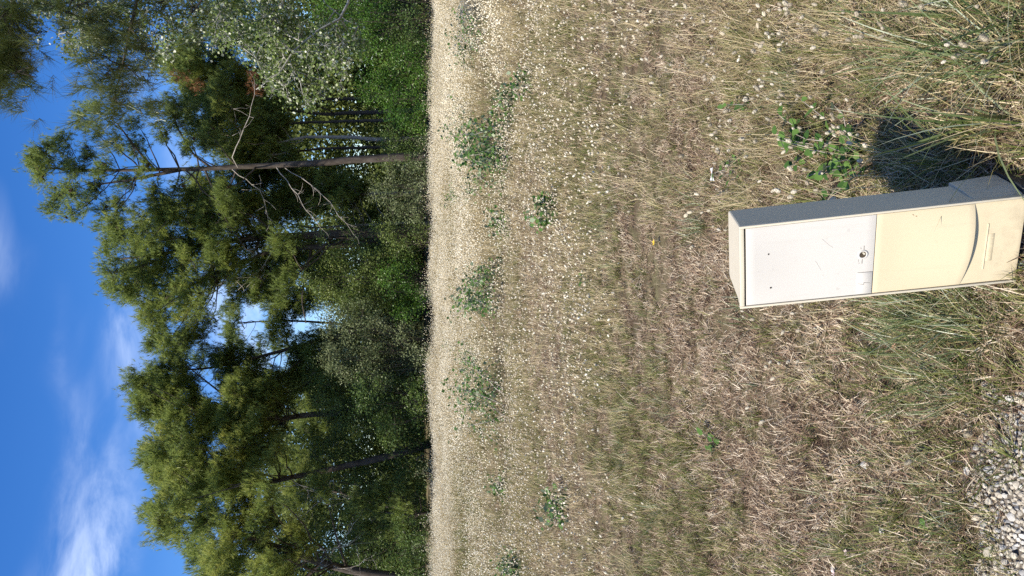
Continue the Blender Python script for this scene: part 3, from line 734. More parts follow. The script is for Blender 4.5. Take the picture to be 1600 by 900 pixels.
# white poplar reaching in from the right
def poplar():
    Y = 13.0; s = ppm(Y)
    b = W(700, -140, Y); b[2] = -.1; root = empty('poplar_tree', b)
    tp = np.array([b, W(560, -130, Y), W(400, -110, Y), W(200, -90, Y), W(0, -80, Y), W(-180, -60, Y)])
    mb = MB(); path = resample(tp, 16); mb.tube(path - b, np.linspace(.17, .03, 16), 9); mb.build('trunk', M['bark_white'], root, True)
    limbs = [([(470, -120), (450, -20), (430, 35, -.3), (452, 60, -.5), (500, 66, -.7), (530, 72, -.8)], .035), ([(560, -130), (545, 20, -.6), (500, 45, -.7), (478, 65, -.8), (440, 110, -.8), (400, 140, -.8)], .035), ([(430, 35, -.3), (445, 90, -.4), (470, 130, -.5)], .022),
             ([(300, -100), (280, -20), (240, 30), (200, 60)], .03), ([(380, -110), (340, 0), (350, 50, -.2), (400, 90, -.4)], .03), ([(150, -90), (130, 0), (90, 55, -.2)], .03), ([(60, -80), (50, -20), (60, 30)], .025), ([(470, -120), (500, 0, .2), (560, 40, .3)], .025)]
    nodes = []
    for pts, r in limbs:
        lp = resample(np.array([W(a, c, Y + (d[0] if d else 0)) for a, c, *d in pts]), 10); lp[1:-1] += rng.normal(0, .02, (8, 3))
        mb = MB(); mb.tube(lp - b, np.linspace(r, .006, 10), 6); mb.build('limb', M['bark_white'], root, True); nodes.append(lp[3:])
    nodes = np.concatenate(nodes)
    bl = fill([(400, 40), (440, 20), (520, 30), (590, 70), (560, 90), (520, 150), (480, 165), (440, 150), (410, 110)], 50, 11, 20, ()) + fill([(350, 30), (420, 10), (450, 100), (430, 150), (380, 90)], 22, 10, 18, ()) + \
        fill([(0, -60), (20, 10), (60, 62), (100, 75), (125, 95), (170, 70), (260, 95), (300, 80), (420, 60), (480, 0), (400, -40), (300, -60)], 150, 12, 22, ())
    V, T = [], []; tw = MB()
    for x, y, r in bl:
        c = W(x, y, Y + float(np.clip(rng.normal(-.2, .5), -1, .9))); R = r * s
        j = int(np.argmin(np.linalg.norm(nodes - c, axis=1)))
        tw.tube(branch_path(nodes[j], c, -.03, 4) - b, np.linspace(.008, .004, 4), 4)
        cc, dd = clump_points(c, R * 1.1, 15, 1.0)
        for q in cc: tw.tube(np.array([c, (c + q) / 2 + rng.normal(0, .01, 3), q]) - b, [.004, .003, .002], 3, cap=False)
        lc = np.repeat(cc, 6, 0) + rng.normal(0, .075, (len(cc) * 6, 3))
        v, t = leaf_cards(lc, rng.random(len(lc)), .055, None, .15, .85); V.append(v); T.append(t)
    v = np.concatenate(V)
    obj('foliage', mesh_np('foliage', v - b, np.arange(len(v)).reshape(-1, 4), M['poplar'], np.concatenate(T)), root)
    tag(tw.build('twigs', M['bark_white'], root), kind='stuff')
    tag(root, 'white poplar with silvery flickering leaves hanging in from the right', 'poplar tree')
poplar()
near_blobs = [(8, 20, 26), (20, 60, 26), (12, 95, 26), (2, 128, 22), (26, 112, 16), (25, 85, 22), (-10, 60, 30), (5, 45, 25), (-14, 100, 22), (36, 15, 20), (70, 5, 20), (120, 8, 20), (200, 40, 18), (140, 30, 16), (180, 62, 18), (150, 84, 14), (185, 90, 16), (165, 115, 14), (190, 135, 15),
              (210, 110, 13), (180, 156, 14), (206, 168, 11), (230, 128, 13), (300, 10, 20), (172, 186, 8), (225, 75, 16), (250, 5, 20)]
near_limbs = [([(60, -300), (40, -120), (20, -20), (18, 40), (14, 105)], .03, .007), ([(260, -305), (235, -130), (215, 0), (200, 60), (190, 110), (176, 160)], .032, .005), ([(150, -300), (130, -130), (120, -20), (105, 20)], .028, .006), ([(400, -310), (370, -150), (330, -20), (300, 20)], .028, .006)]
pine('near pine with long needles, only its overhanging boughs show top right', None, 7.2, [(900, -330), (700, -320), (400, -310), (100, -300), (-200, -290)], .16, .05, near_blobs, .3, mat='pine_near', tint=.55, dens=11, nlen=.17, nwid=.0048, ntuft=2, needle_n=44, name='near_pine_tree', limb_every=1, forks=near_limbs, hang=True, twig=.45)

# ------------------------------------------------------------------ leafy plants in the meadow
leaf_mb = MB()
def leaf_shape(mb):
    n = 9; pts = []
    for i in range(n):
        t = i / (n - 1); w = .42 * math.sin(math.pi * min(1, t * .98 + .02)) ** .8 * (1.1 - .5 * t) * (1 + .12 * math.sin(9 * t))
        pts.append((t, w))
    vv = []
    for t, w in pts: vv += [(t, -w, .10 * w * 2 - .12 * t * t), (t, 0, -.12 * t * t), (t, w, .10 * w * 2 - .12 * t * t)]
    ff = []
    for i in range(n - 1):
        a = 3 * i; ff += [[a, a + 3, a + 4, a + 1], [a + 1, a + 4, a + 5, a + 2]]
    mb.add(vv, ff, .5)
leaf_meshes = []
for k in range(4):
    mb = MB(); leaf_shape(mb); me = mb.mesh('leaf', M['seedling'], True)
    me.attributes['tint'].data.foreach_set('value', np.full(len(me.vertices), .1 + .27 * k, np.float32)); leaf_meshes.append(me)
def near_plant(name, label, px, py, h, spread, n_stem, n_leaf, size, group=None):
    c = spot(px, py); o0 = np.array([c[0], c[1], float(gz(c[0], c[1]))]); root = empty(name, o0)
    for k in range(n_stem):
        a = U(0, 6.28); r = spread * U(.2, 1)
        tip = np.array([math.cos(a) * r, math.sin(a) * r, h * U(.6, 1.05)])
        sp = branch_path(np.array([r * .25 * math.cos(a), r * .25 * math.sin(a), -.01]), tip, .08, 6)
        mb = MB(); mb.tube(sp, np.linspace(.003, .0012, 6), 5); mb.build('stem', M['dead_wood'], root, True)
        for j in range(n_leaf):
            t = .25 + .75 * j / max(1, n_leaf - 1); q = sp[0] + (sp[-1] - sp[0]) * t; i = min(5, int(round(t * 5))); q = sp[i] + rng.normal(0, .004, 3)
            e = obj('leaf', random.choice(leaf_meshes), root, q); e.scale = (size * U(.7, 1.2),) * 3
            e.rotation_euler = (U(-.5, .5), U(-.9, .35), j * 2.4 + U(-.5, .5))
    return tag(root, label, 'plant', group)
near_plant('poplar_seedling', 'small white-stemmed seedling with pale green leaves in near right grass', 1178, 160, .15, .05, 1, 12, .034)
near_plant('leafy_plant', 'low broad-leaved green plant growing just right of the box', 1335, 250, .17, .24, 18, 8, .036)
near_plant('leafy_plant', 'bright leafy plant between the seedling and the box side', 1265, 225, .12, .14, 9, 6, .036)
near_plant('leafy_plant', 'small broad-leaved sprig at right of the box top corner', 1160, 258, .10, .12, 6, 5, .032)
near_plant('leafy_plant', 'low green leafy plant with toothed leaves left of the box, alone in litter', 1120, 690, .06, .09, 4, 4, .042)
near_plant('leafy_plant', 'tiny fresh green rosette near the gravel', 1470, 815, .03, .03, 3, 4, .022)
near_plant('leafy_plant', 'tiny yellowish green sprig in the middle of the dry litter', 925, 440, .12, .1, 4, 5, .04)
def sapling(label, px, py, top, Yoff=0, dens=60, size=.058, group='leafy saplings in the meadow'):
    c = spot(px, py); Y = c[1]; o0 = np.array([c[0], c[1], float(gz(c[0], c[1]))]); root = empty('poplar_sapling', o0)
    h = max(.25, W(top, py, Y)[2]); st = MB(); lc, tt = [], []
    for k in range(7):
        a = U(0, 6.28); tip = np.array([math.cos(a) * .55 * h * U(.1, 1.2), math.sin(a) * .6 * h, h * U(.45, 1.0)])
        sp = branch_path(np.array([U(-.8, .8) * h, U(-.8, .8) * h, -.02]), tip, .05, 7); st.tube(sp, np.linspace(.007, .003, 7), 4)
        for i in range(2, 7):
            nn = int(dens / 8); lc.append(sp[i] + rng.normal(0, .05 + .03 * h, (nn, 3))); tt.append(rng.random(nn))
    lc, tt = np.concatenate(lc), np.concatenate(tt); lc[:, 2] = np.maximum(lc[:, 2], .04)
    v, t = leaf_cards(lc, tt, size, None, .7, .8)
    tag(obj('leaves', mesh_np('leaves', v, np.arange(len(v)).reshape(-1, 4), M['seedling'], t), root), kind='stuff')
    tag(st.build('stems', M['dead_wood'], root), kind='stuff')
    return tag(root, label, 'sapling', group)
S = [('green leafy sapling, tallest of the right hand thicket', 800, 205, 712, 130), ('green leafy sapling at the right hand end of the thicket', 806, 160, 775, 60), ('green leafy sapling on the far side of the right thicket', 770, 225, 706, 110), ('sparse sapling leaning at the left end of the right thicket', 796, 255, 730, 80),
     ('small far sapling just behind the right thicket', 740, 178, 690, 50), ('far sapling in front of the tall brown pine', 735, 215, 690, 50), ('dark leafed far sapling nearest the right edge', 760, 50, 700, 70), ('small pale sapling between right edge and thicket', 745, 95, 705, 50),
     ('tall leafy sapling in the middle of the far meadow', 785, 455, 715, 110), ('sparse sapling beside the middle one', 770, 435, 712, 50), ('silvery sapling behind the middle one', 765, 480, 705, 50),
     ('dark leafed sapling left of centre at the cream band', 785, 610, 700, 90), ('thin silvery sapling beside the left of centre one', 780, 645, 705, 60), ('low bright sapling in the nearer meadow right of centre', 868, 332, 838, 70), ('low dark clump of leaves in the left meadow', 890, 790, 872, 40),
     ('leafy sapling at the left picture edge', 815, 880, 780, 70), ('thin sapling far out before the ivy trunk', 725, 310, 690, 50), ('thin sapling right of centre in mid meadow', 760, 290, 715, 40),
     ('young sapling half sunk in cream seed heads, left of the middle one', 755, 560, 712, 40), ('faint sapling near the right thicket, closer to the camera', 830, 130, 812, 40), ('lone dark sapling between the middle and the right thicket', 800, 345, 770, 50), ('low leafy sprout in the left far meadow', 790, 760, 765, 40), ('silvery far sprout before the rounded grey shrub', 715, 540, 690, 40)]
for l, px, py, top, d in S: sapling(l, px, py, top, dens=d)
for k, (py, lab) in enumerate([(20, 'silvery weed at the wood edge, farthest right'), (60, 'silvery weed at the wood edge under the dark shrub'), (95, 'silvery weed at the wood edge under the bright shrub'), (125, 'silvery weed at the wood edge right of the mossy trunks'), (215, 'silvery weed beside the tall brown pine foot'), (285, 'silvery weed before the grey green shrub, near the tall pine'), (372, 'silvery weed before the yellowish shrub'), (455, 'silvery weed before the low fresh green shrub'), (548, 'silvery weed before the large rounded grey shrub'), (632, 'silvery weed before the dark leafy shrub left of the rounded one'), (735, 'silvery weed before the shaded shrub under the curving trunk'), (850, 'silvery weed at the wood edge, farthest left')]):
    shrub('silvery_weed', lab, 25.2, [(663 + U(-4, 4), py, U(6, 9)), (654 + U(-6, 4), py + U(3, 9), U(5, 8)), (668, py - U(5, 14), 8), (670, py + U(6, 18), U(5, 8))], 4, 7, 9, 'leaf_grey' if k % 3 else 'leaf', .05, .3, 700, .9, 'weed', 'silvery weeds along the wood edge')

# ------------------------------------------------------------------ gravel and stones
M['stone'] = noisy_mat('pale_limestone', [(.25, (.20, .19, .18)), (.5, (.40, .38, .34)), (.7, (.52, .48, .41)), (.85, (.46, .34, .2))], 3.5, .85, .2, 'object', .0)
def stone_mat(name, a, b):
    return noisy_mat(name, [(.3, a), (.7, b)], 2.5, .85, .2, 'object')
stone_m = [stone_mat('stone_white', (.40, .38, .34), (.58, .56, .51)), stone_mat('stone_grey', (.26, .255, .245), (.42, .41, .39)), stone_mat('stone_ochre', (.38, .33, .25), (.54, .5, .41)), stone_mat('stone_cream', (.34, .30, .24), (.50, .46, .38))]
stone_meshes = []
for k in range(14):
    mb = MB(); mb.ball(np.zeros(3), .5, (0, 0, 1), 1, 5, 7, .5, .18); me = mb.mesh('stone', stone_m[k % 4])
    co = np.empty(len(me.vertices) * 3, np.float32); me.vertices.foreach_get('co', co); co = co.reshape(-1, 3)
    for _ in range(9):                                     # knock flat facets into it
        d = norm(rng.normal(size=3)); lim = U(.2, .36); e = co @ d - lim; co -= np.maximum(e, 0)[:, None] * d
    co *= np.array([U(.8, 1.3), U(.7, 1.1), U(.55, .85)]); me.vertices.foreach_set('co', co.ravel().astype(np.float32)); me.update(); stone_meshes.append(me)
gxs, gys = np.linspace(-1.4, -.2, 61), np.linspace(.9, 1.95, 53)
vv, ok = [], {}
for j, y in enumerate(gys):
    for i, x in enumerate(gxs): vv.append((x, y, float(gz(x, y)) + .004))
ff = []
for j in range(len(gys) - 1):
    for i in range(len(gxs) - 1):
        if in_gravel(np.array(gxs[i] + .01), np.array(gys[j] + .01)):
            a = j * len(gxs) + i; ff.append([a, a + 1, a + len(gxs) + 1, a + len(gxs)])
grav = obj('gravel_path', mesh_np('gravel_path', vv, ff, noisy_mat('gravel_dust', [(.3, (.05, .042, .034)), (.7, (.20, .175, .145))], 60, .95, .1, 'world')))
tag(grav, 'pale crushed limestone gravel at the lower left corner', 'gravel', None, 'structure')
pl, n_big = [], 0
rest = MB(); tries = 0
cand = rng.uniform([-1.0, 1.55], [-.2, 1.95], (16000, 2))
PA = np.zeros((1300, 3))
cand = cand[in_gravel(cand[:, 0] - .01, cand[:, 1] + .01)]
for c in sorted(cand.tolist(), key=lambda c: (abs(c[1] - 1.77) > .11 or c[0] < -.86) * 1.0 + random.random() * .3):
    sz = U(.009, .024) if random.random() < .8 else U(.024, .042)
    if random.random() < .75 * max(0, 1 - (1.85 - c[1]) / .05) or random.random() < .6 * max(0, 1 - (-.24 - c[0]) / .06): continue
    m_ = len(pl)
    if np.any((c[0] - PA[:m_, 0]) ** 2 + (c[1] - PA[:m_, 1]) ** 2 < (.33 * (sz + PA[:m_, 2])) ** 2): continue
    if m_ > 1150: break
    pl.append((c[0], c[1], sz)); PA[m_] = pl[-1]
    z = float(gz(c[0], c[1])) + .004 + sz * U(.1, .3)
    if len(pl) <= 290:
        e = obj('stone', random.choice(stone_meshes), grav, (c[0], c[1], z)); e.scale = (sz,) * 3; e.rotation_euler = (U(-1.2, 1.2), U(-1.2, 1.2), U(0, 6.28))
    else:
        rest.ball(np.array([c[0], c[1], z]), sz * .45, (U(-.3, .3), U(-.3, .3), 1), .75, 4, 6, .5, .25)
tag(rest.build('loose_stones', stone_m[3], grav), kind='stuff')
for lab, px, py, sz in [('pale rough stone in the litter, largest of two left of the box', 1368, 725, .045), ('pale stone partly sunk beside the largest litter stone', 1352, 738, .025), ('grey white stone in the litter near the left picture edge', 1400, 830, .035), ('small white stone among short grass, lower left', 1325, 888, .03), ('pale stone at the corner of the gravel', 1530, 735, .035)]:
    c = spot(px, py); e = obj('stone', random.choice(stone_meshes[::4]), None, (c[0], c[1], float(gz(c[0], c[1])) + sz * .25)); e.scale = (sz,) * 3; e.rotation_euler = (0, 0, U(0, 6))
    tag(e, lab, 'stone', 'pale stones in the litter')

# ------------------------------------------------------------------ single seed heads close to the camera
hm = MB(); seed_head(hm, (0, 0, 0), (0, 0, 1), .85, 1.5, .6, 420); head_me = hm.mesh('seed_head', M['seed_near'], True)
for k, (px, py, h, r) in enumerate([(1412, 6, .2, .0095), (1538, 60, .2, .0085), (1506, 70, .19, .0085), (1540, 96, .17, .007), (1494, 88, .17, .007), (1420, 722, .10, .009), (1513, 678, .06, .0085), (1183, 138, .25, .009), (1192, 128, .24, .006), (1065, 244, .25, .009), (1135, 173, .22, .009),
                                    (1222, 148, .2, .007), (1378, 57, .2, .006), (1346, 57, .2, .006), (1326, 62, .2, .006), (1250, 200, .18, .006), (1300, 205, .18, .007), (1292, 226, .16, .006), (1302, 185, .2, .006), (1266, 152, .2, .006), (1290, 53, .22, .008), (1275, 46, .22, .007), (1230, 20, .22, .008),
                                    (1177, 80, .2, .008), (1148, 82, .2, .008), (1100, 90, .2, .007), (1236, 230, .15, .007), (1258, 265, .12, .007), (1247, 150, .2, .006), (1200, 186, .2, .007), (1180, 221, .2, .007), (1117, 255, .15, .007), (1128, 270, .14, .007), (1285, 112, .2, .007), (1440, 10, .2, .006), (1375, 38, .2, .006)]):
    # find the distance at which this head floats h above the ground
    lo, hi = 1.2, 6.0
    for _ in range(40):
        mid = (lo + hi) / 2
        if W(px, py, mid)[2] > h: lo = mid
        else: hi = mid
    hp = W(px, py, lo); b = np.array([hp[0] + U(-.05, .05), hp[1] + U(-.03, .03), float(gz(hp[0], hp[1]))])
    root = empty('hares_tail_stalk', b); mb = MB()
    pts = branch_path(np.zeros(3), hp - b, -.05, 6); mb.tube(pts, np.linspace(.0012, .0008, 6), 4, .6); mb.build('stalk', M['straw'], root)
    e = obj('seed_head', head_me, root, hp - b); e.scale = (r,) * 3; dirv = Vector((U(-.8, .8), U(-.6, .6), .8)); e.rotation_euler = dirv.to_track_quat('Z', 'Y').to_euler()
    own = {0: 'fluffy oval seed head touching the right picture edge', 1: 'largest of four fluffy seed heads clustered above the long blue green blades', 2: 'fluffy seed head farthest from the camera in the cluster of four', 3: 'fluffy seed head in the cluster of four, nearest the box',
           4: 'small seed head tucked at the back of the cluster of four', 5: 'round brownish seed head drooping in the grass left of the box', 6: 'pink tinged seed head beside the gravel edge', 7: 'long pale seed head just beside the white-stemmed seedling', 9: 'long pale seed head on its own behind the box', 10: 'long seed head below the white-stemmed seedling leaves'}
    tag(root, own.get(k, 'small pale seed head on a thin stalk among the near grass right of the box'), 'seed head', 'near hare tail seed heads')

# ------------------------------------------------------------------ utility box
BW, BH, SEAM, D1 = .232, .690, .354, .145
box = empty('utility_box')
bm_ = Matrix.Rotation(-.4091, 4, 'Z') @ Matrix.Rotation(-.1998, 4, 'Y') @ Matrix.Rotation(-.1905, 4, 'X')
bm_.translation = (.1197, 1.6715, .05)
box.matrix_world = bm_
tag(box, 'leaning white and cream plastic utility box standing in dry grass', 'utility box')
def plastic(name, a, b, rough=.45):
    mt, nt, out = new_mat(name)
    n1 = noise_node(nt, 5, 5, .6, 'object'); n2 = noise_node(nt, 60, 4, .6, 'object'); n3 = noise_node(nt, 16, 8, .75, 'object', .6, (3, 1, .5))
    c = mix_node(nt, n1, a, b)
    c = mix_node(nt, ramp_node(nt, n3, [(.62, (0, 0, 0)), (.78, (.22, .22, .22))]), c, tuple(x * .55 for x in a))
    c = mix_node(nt, ramp_node(nt, n2, [(.66, (0, 0, 0)), (.74, (.3, .3, .3))]), c, tuple(x * .6 for x in a))
    sp_ = nt.nodes.new('ShaderNodeSeparateXYZ'); nt.links.new(nt.nodes.new('ShaderNodeTexCoord').outputs['Object'], sp_.inputs[0])
    mud = math_node(nt, 'MULTIPLY', math_node(nt, 'SUBTRACT', 1.0, math_node(nt, 'MULTIPLY', sp_.outputs[2], 7.0), True), ramp_node(nt, noise_node(nt, 28, 8, .7, 'object'), [(.42, (0, 0, 0)), (.72, (1, 1, 1))]))
    c = mix_node(nt, math_node(nt, 'MULTIPLY', mud, .4), c, (.24, .19, .13))
    streak = ramp_node(nt, noise_node(nt, 9, 6, .65, 'object', .2, (6, 6, .35)), [(.56, (0, 0, 0)), (.8, (.16, .16, .16))])
    c = mix_node(nt, streak, c, (.3, .26, .19))
    finish(nt, out, c, rough, .15, 0, n2, .00012)
    return mt
P_GREY = plastic('weathered_grey_white_plastic', (.52, .495, .455), (.565, .54, .50))
P_CREAM = plastic('cream_plastic', (.545, .465, .315), (.59, .51, .355))
P_IVORY = plastic('ivory_housing_plastic', (.50, .45, .35), (.57, .52, .415))
P_DARK = noisy_mat('dark_plastic', [(.3, (.012, .013, .015)), (.7, (.03, .032, .036))], 20, .5, .4)
P_BLACK = noisy_mat('gap_hole_shade', [(.3, (.02, .018, .016)), (.7, (.05, .045, .04))], 30, .8, .2)  # dark colour stands for the shade inside seams and screw holes
def bevelled(mb, name, mat, parent, w=.003, seg=2, smooth=True):
    o = mb.build(name, mat, parent, smooth)
    md = o.modifiers.new('bevel', 'BEVEL'); md.width = w; md.segments = seg; md.limit_method = 'ANGLE'; md.angle_limit = rad(35)
    return o
hw = BW / 2
# housing: a hollow-backed case with a narrower rear block and chamfered top left corner
mb = MB()
prof = [(hw - .004, .012), (hw - .006, D1 - .004), (hw - .012, D1), (-hw + .040, D1), (-hw + .030, D1 - .008), (-hw + .012, .034), (-hw + .004, .030), (-hw + .004, .012)]
k = len(prof); zs = [.0, BH - .002]
vv = [(x, y, z) for z in zs for x, y in prof]
mb.add(vv, [[i, (i + 1) % k, k + (i + 1) % k, k + i] for i in range(k)] + [list(range(k))[::-1], [k + i for i in range(k)]])
body = bevelled(mb, 'housing', P_IVORY, box, .004, 2, False)
# raised foot at the back of the right side
mb = MB()
fz = .118
vv = [(hw - .003, .028, .0), (hw + .006, .075, .0), (hw + .006, D1 + .012, 0), (-hw + .02, D1 + .012, 0), (-hw + .02, .028, 0)]
k = 5; v2 = [(x - (.006 if i in (1, 2) else 0), y - (.004 if i in (2, 3) else 0), fz) for i, (x, y, z) in enumerate(vv)]
mb.add(vv + v2, [[i, (i + 1) % k, k + (i + 1) % k, k + i] for i in range(k)] + [list(range(k))[::-1], [k + i for i in range(k)]])
bevelled(mb, 'foot_block', P_IVORY, box, .002, 2, False)
# front frame: thin rim all round
mb = MB(); t = .006
mb.box((-hw, .0, .0), (-hw + t, .013, BH)); mb.box((hw - t, .0, 0), (hw, .013, BH)); mb.box((-hw + t, .0005, BH - .012), (hw - t, .013, BH - .0005))
bevelled(mb, 'front_frame', P_IVORY, box, .0015, 2)
mb = MB(); mb.box((-hw + t, .008, .001), (hw - t, .0115, BH - .012)); mb.build('gap_shade_sheet', P_BLACK, body)  # added black sheet; its colour gives the panel seams their shade
def panel(name, mat, parent, x0, x1, zlo, zhi, bulge, nx=24, nz=14, th=.008, y0=.003):
    """a plate whose face bellies out; zlo / zhi are functions of x in [-1, 1]; bulge(x, s) with s from 0 (bottom) to 1 (top)"""
    vv, ff = [], []
    for j in range(nz + 1):
        for i in range(nx + 1):
            xn = -1 + 2 * i / nx; s_ = j / nz; x = x0 + (x1 - x0) * i / nx
            vv.append((x, y0 - bulge(xn, s_), zlo(xn) + (zhi(xn) - zlo(xn)) * s_))
    n = len(vv); vv += [(x, y0 + th - .002, z) for x, y, z in vv]
    r_ = nx + 1
    for j in range(nz):
        for i in range(nx):
            a = j * r_ + i; ff.append([a, a + 1, a + r_ + 1, a + r_]); ff.append([n + a, n + a + r_, n + a + r_ + 1, n + a + 1])
    for i in range(nx):
        ff.append([i, n + i, n + i + 1, i + 1]); a = nz * r_ + i; ff.append([a, a + 1, n + a + 1, n + a])
    for j in range(nz):
        a = j * r_; ff.append([a, a + r_, n + a + r_, n + a]); a += nx; ff.append([a, n + a, n + a + r_, a + r_])
    mb = MB(); mb.add(vv, ff)
    return bevelled(mb, name, mat, parent, .0008, 2)
xa, xb = -hw + t + .0015, hw - t - .0015
belly = lambda p, a: (lambda x, s: a * (1 - x * x) * p(s))
door = panel('door', P_GREY, box, xa, xb, lambda x: SEAM + .001, lambda x: BH - .0165, belly(lambda s: max(0, (s - .55) / .45) ** 1.6, .009))
tag(door, 'grey white upper door')
cover = panel('lower_cover', P_CREAM, box, xa, xb, lambda x: .130 - .008 * (1 - x * x) - .007 * x, lambda x: SEAM - .0008, belly(lambda s: max(0, 1 - s * 1.3) ** 1.1, .014))
tag(cover, 'cream lower cover with a curved bottom lip')
plinth = panel('plinth_panel', P_CREAM, box, xa, xb, lambda x: .001, lambda x: .136 - .008 * (1 - x * x) - .007 * x, lambda x, s: 0, th=.006, y0=.0042)
tag(plinth, 'cream plain panel at the foot')
# lock, keyhole marks, plate and screws on the door
def disc(mb, x, z, r, y, n=20, depth=.002):
    vv = [(x + r * math.cos(2 * math.pi * i / n), y, z + r * math.sin(2 * math.pi * i / n)) for i in range(n)]
    vv += [(a, y + depth, c) for a, b, c in vv]
    mb.add(vv, [list(range(n))[::-1], [n + i for i in range(n)]] + [[i, (i + 1) % n, n + (i + 1) % n, n + i] for i in range(n)])
lx, lz = .004, SEAM + .029
mb = MB()
n = 24; ring = []
for r_, y in ((.0125, .003), (.0122, .0012), (.0085, .0012), (.0082, .0025)):
    ring += [(lx + r_ * math.cos(2 * math.pi * i / n), y, lz + r_ * math.sin(2 * math.pi * i / n)) for i in range(n)]
mb.add(ring, [[a * n + i, a * n + (i + 1) % n, (a + 1) * n + (i + 1) % n, (a + 1) * n + i] for a in range(3) for i in range(n)])
lock = mb.build('lock', P_GREY, door, True)
mb = MB(); disc(mb, lx, lz, .0083, .0024, 20, .0006); mb.build('key_hole', noisy_mat('lock_shadow', [(.3, (.03, .022, .016)), (.7, (.11, .085, .06))], 60, .9, .1), door)
mb = MB(); mb.add([(lx + .001, .0016, lz - .0068), (lx + .0068, .0016, lz - .001), (lx + .006, .0016, lz + .003), (lx - .001, .0016, lz - .002)], [[0, 1, 2, 3]]); mb.build('lock_triangle', P_IVORY, door)
MARK = noisy_mat('moulded_mark', [(.3, (.16, .145, .125)), (.7, (.26, .24, .21))], 40, .8, .2)
def mark(x0, z0, x1, z1, w, parent, name='moulded_mark', y=.0026, mat=None):
    a, b = np.array([x0, z0]), np.array([x1, z1]); d = (b - a) / np.linalg.norm(b - a); q = np.array([-d[1], d[0]]) * w / 2
    P = [a - q, b - q, b + q, a + q]; mb = MB()
    vv = [(p_[0], y, p_[1]) for p_ in P] + [(p_[0], y + .001, p_[1]) for p_ in P]
    mb.add(vv, [[0, 1, 2, 3], [7, 6, 5, 4], [0, 4, 5, 1], [1, 5, 6, 2], [2, 6, 7, 3], [3, 7, 4, 0]]); return mb.build(name, mat or MARK, parent)
mark(lx + .0125, lz - .002, lx + .024, lz - .002, .0016, door); mark(lx - .013, lz + .001, lx - .025, lz + .001, .0016, door)
for a in [(lx + .016, lz + .006, lx + .021, lz + .006), (lx + .016, lz + .006, lx + .016, lz + .003), (lx - .012, lz + .010, lx - .020, lz + .010), (lx - .023, lz + .010, lx - .023, lz + .006)]: mark(*a, .0007, door)
# small plate with a lightning stroke, lower left of the door
px0, px1, pz0, pz1 = xa + .002, xa + .062, SEAM + .0025, SEAM + .040
mb = MB(); mb.box((px0, .0016, pz0), (px1, .0035, pz1)); plate = bevelled(mb, 'label_plate', P_GREY, door, .0006, 1)
for a in [(px0 + .030, pz1 - .002, px0 + .026, pz0 + .021), (px0 + .026, pz0 + .021, px0 + .032, pz0 + .020), (px0 + .032, pz0 + .020, px0 + .029, pz0 + .005)]: mark(*a, .0009, plate, 'lightning_stroke', .0011)
mark(px1 + .0006, pz0, px1 + .0006, pz1, .0007, door, 'plate_gap', .0024)
for x, z in ((.034, BH - .072), (-.062, BH - .078)):
    mb = MB(); disc(mb, x, z, .0022, .0, 10, .003); o_ = mb.build('screw_hole', P_BLACK, door)
    o_.location.y = -.0012
for a in [(.058, BH - .205, .040, BH - .222), (.040, BH - .222, .032, BH - .232), (.0, BH - .19, -.028, BH - .205)]: mark(*a, .0007, door, 'scratch', .0026, noisy_mat('scratch', [(.3, (.36, .34, .31)), (.7, (.46, .44, .41))], 40))
# moulded ridge and faint raised strip on the plinth, scuff on the cover
mb = MB(); mb.box((-.072, .0022, .083), (.052, .006, .0865)); bevelled(mb, 'moulded_ridge', P_CREAM, plinth, .001, 2)
mb = MB(); mb.box((-.05, .0034, .066), (.024, .006, .0815)); strip = bevelled(mb, 'raised_strip', P_CREAM, plinth, .0006, 1)
for i in range(6):
    x = .014 - i * .011; mark(x, .069 + .001 * (i % 2), x - .005, .078 - .0015 * (i % 3), .0012, strip, 'raised_bump', .0028, P_CREAM)
SCUFF = noisy_mat('brown_scuff', [(.3, (.16, .1, .05)), (.7, (.36, .26, .15))], 60)
mark(.094, .262, .089, .252, .0025, cover, 'scuff', .0022, SCUFF); mark(.099, .27, .096, .266, .0014, cover, 'scuff', .0022, SCUFF)
mark(.086, .256, .078, .256, .0006, cover, 'scuff', .0022, SCUFF)
# black pedestal and grey conduit under it
mb = MB(); mb.box((-hw + .025, .035, -.18), (hw + .012, D1 + .03, -.002)); bevelled(mb, 'pedestal', P_DARK, box, .004, 2)
mb = MB(); mb.tube([(-.082, .02, -.2), (-.082, .02, -.06), (-.08, .028, -.003)], [.012] * 3, 12); mb.build('conduit', noisy_mat('grey_conduit', [(.3, (.16, .19, .2)), (.7, (.25, .28, .3))], 20, .4, .4), box, True)

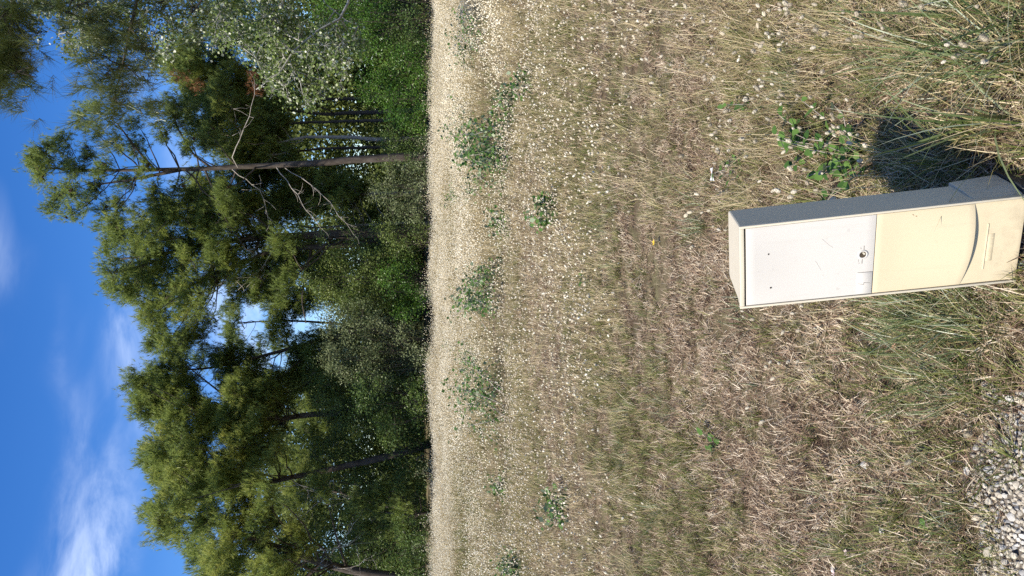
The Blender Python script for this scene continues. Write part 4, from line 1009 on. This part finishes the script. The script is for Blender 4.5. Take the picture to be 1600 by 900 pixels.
# ------------------------------------------------------------------ small things in the grass
def flower(name, label, px, py, h, r, n, mats, cat='flower'):
    c = spot(px, py); b = np.array([c[0], c[1], float(gz(c[0], c[1]))]); root = empty(name, b)
    mb = MB(); mb.tube([(0, 0, 0), (.003, 0, h * .5), (0, 0, h)], [.0012] * 3, 4); mb.build('stalk', M['green'], root)
    for i in range(n):
        a = 6.283 * i / n; mb = MB(); d = np.array([math.cos(a), math.sin(a), .35]); s_ = np.array([-math.sin(a), math.cos(a), 0]); t0 = np.array([0, 0, h])
        mb.add([t0, t0 + d * r * .6 - s_ * r * .35, t0 + d * r, t0 + d * r * .6 + s_ * r * .35], [[0, 1, 2, 3]]); mb.build('petal', mats, root)
    tag(root, label, cat)
YEL = noisy_mat('yellow_petal', [(.3, (.6, .38, .03)), (.7, (.75, .52, .06))], 50, .6); PINK = noisy_mat('pale_pink_petal', [(.3, (.6, .45, .45)), (.7, (.78, .68, .66))], 50, .6); ROSE = noisy_mat('apricot_leaf', [(.3, (.52, .28, .16)), (.7, (.7, .46, .3))], 50, .6)
flower('yellow_flower', 'small yellow flower in the dry litter beyond the box', 1036, 379, .04, .02, 5, YEL)
flower('pink_flower', 'pale pink flower low in the litter near the left edge', 1350, 862, .02, .013, 5, PINK)
flower('pink_flower', 'white pink flower low in the grass at the lower left edge', 1330, 893, .02, .013, 5, PINK)
flower('apricot_flower', 'fallen apricot coloured petal cup in the grass left of the box', 1414, 541, .03, .012, 4, ROSE)
c = spot(1125, 272); mb = MB()
mb.add([(-.035, -.012, .03), (-.005, -.02, .045), (.03, -.008, .035), (.028, .012, .04), (0, .016, .03), (-.03, .014, .04)], [[0, 1, 4, 5], [1, 2, 3, 4]]); mb.add([(-.035, -.012, .028), (-.005, -.02, .043), (.03, -.008, .033), (.028, .012, .038), (0, .016, .028), (-.03, .014, .038)], [[5, 4, 1, 0], [4, 3, 2, 1]])
lit = mb.build('paper_scrap', noisy_mat('white_paper', [(.3, (.6, .6, .6)), (.7, (.8, .8, .8))], 20, .6)); lit.location = (c[0], c[1], float(gz(c[0], c[1])))
tag(lit, 'crumpled white paper scrap with an orange patch near the box top', 'litter')
mb = MB(); mb.add([(.004, -.01, .0425), (.018, -.007, .0395), (.018, .003, .041), (.006, .004, .0395)], [[0, 1, 2, 3]]); mb.build('orange_patch', noisy_mat('orange_print', [(.3, (.6, .2, .06)), (.7, (.75, .32, .12))], 30), lit)
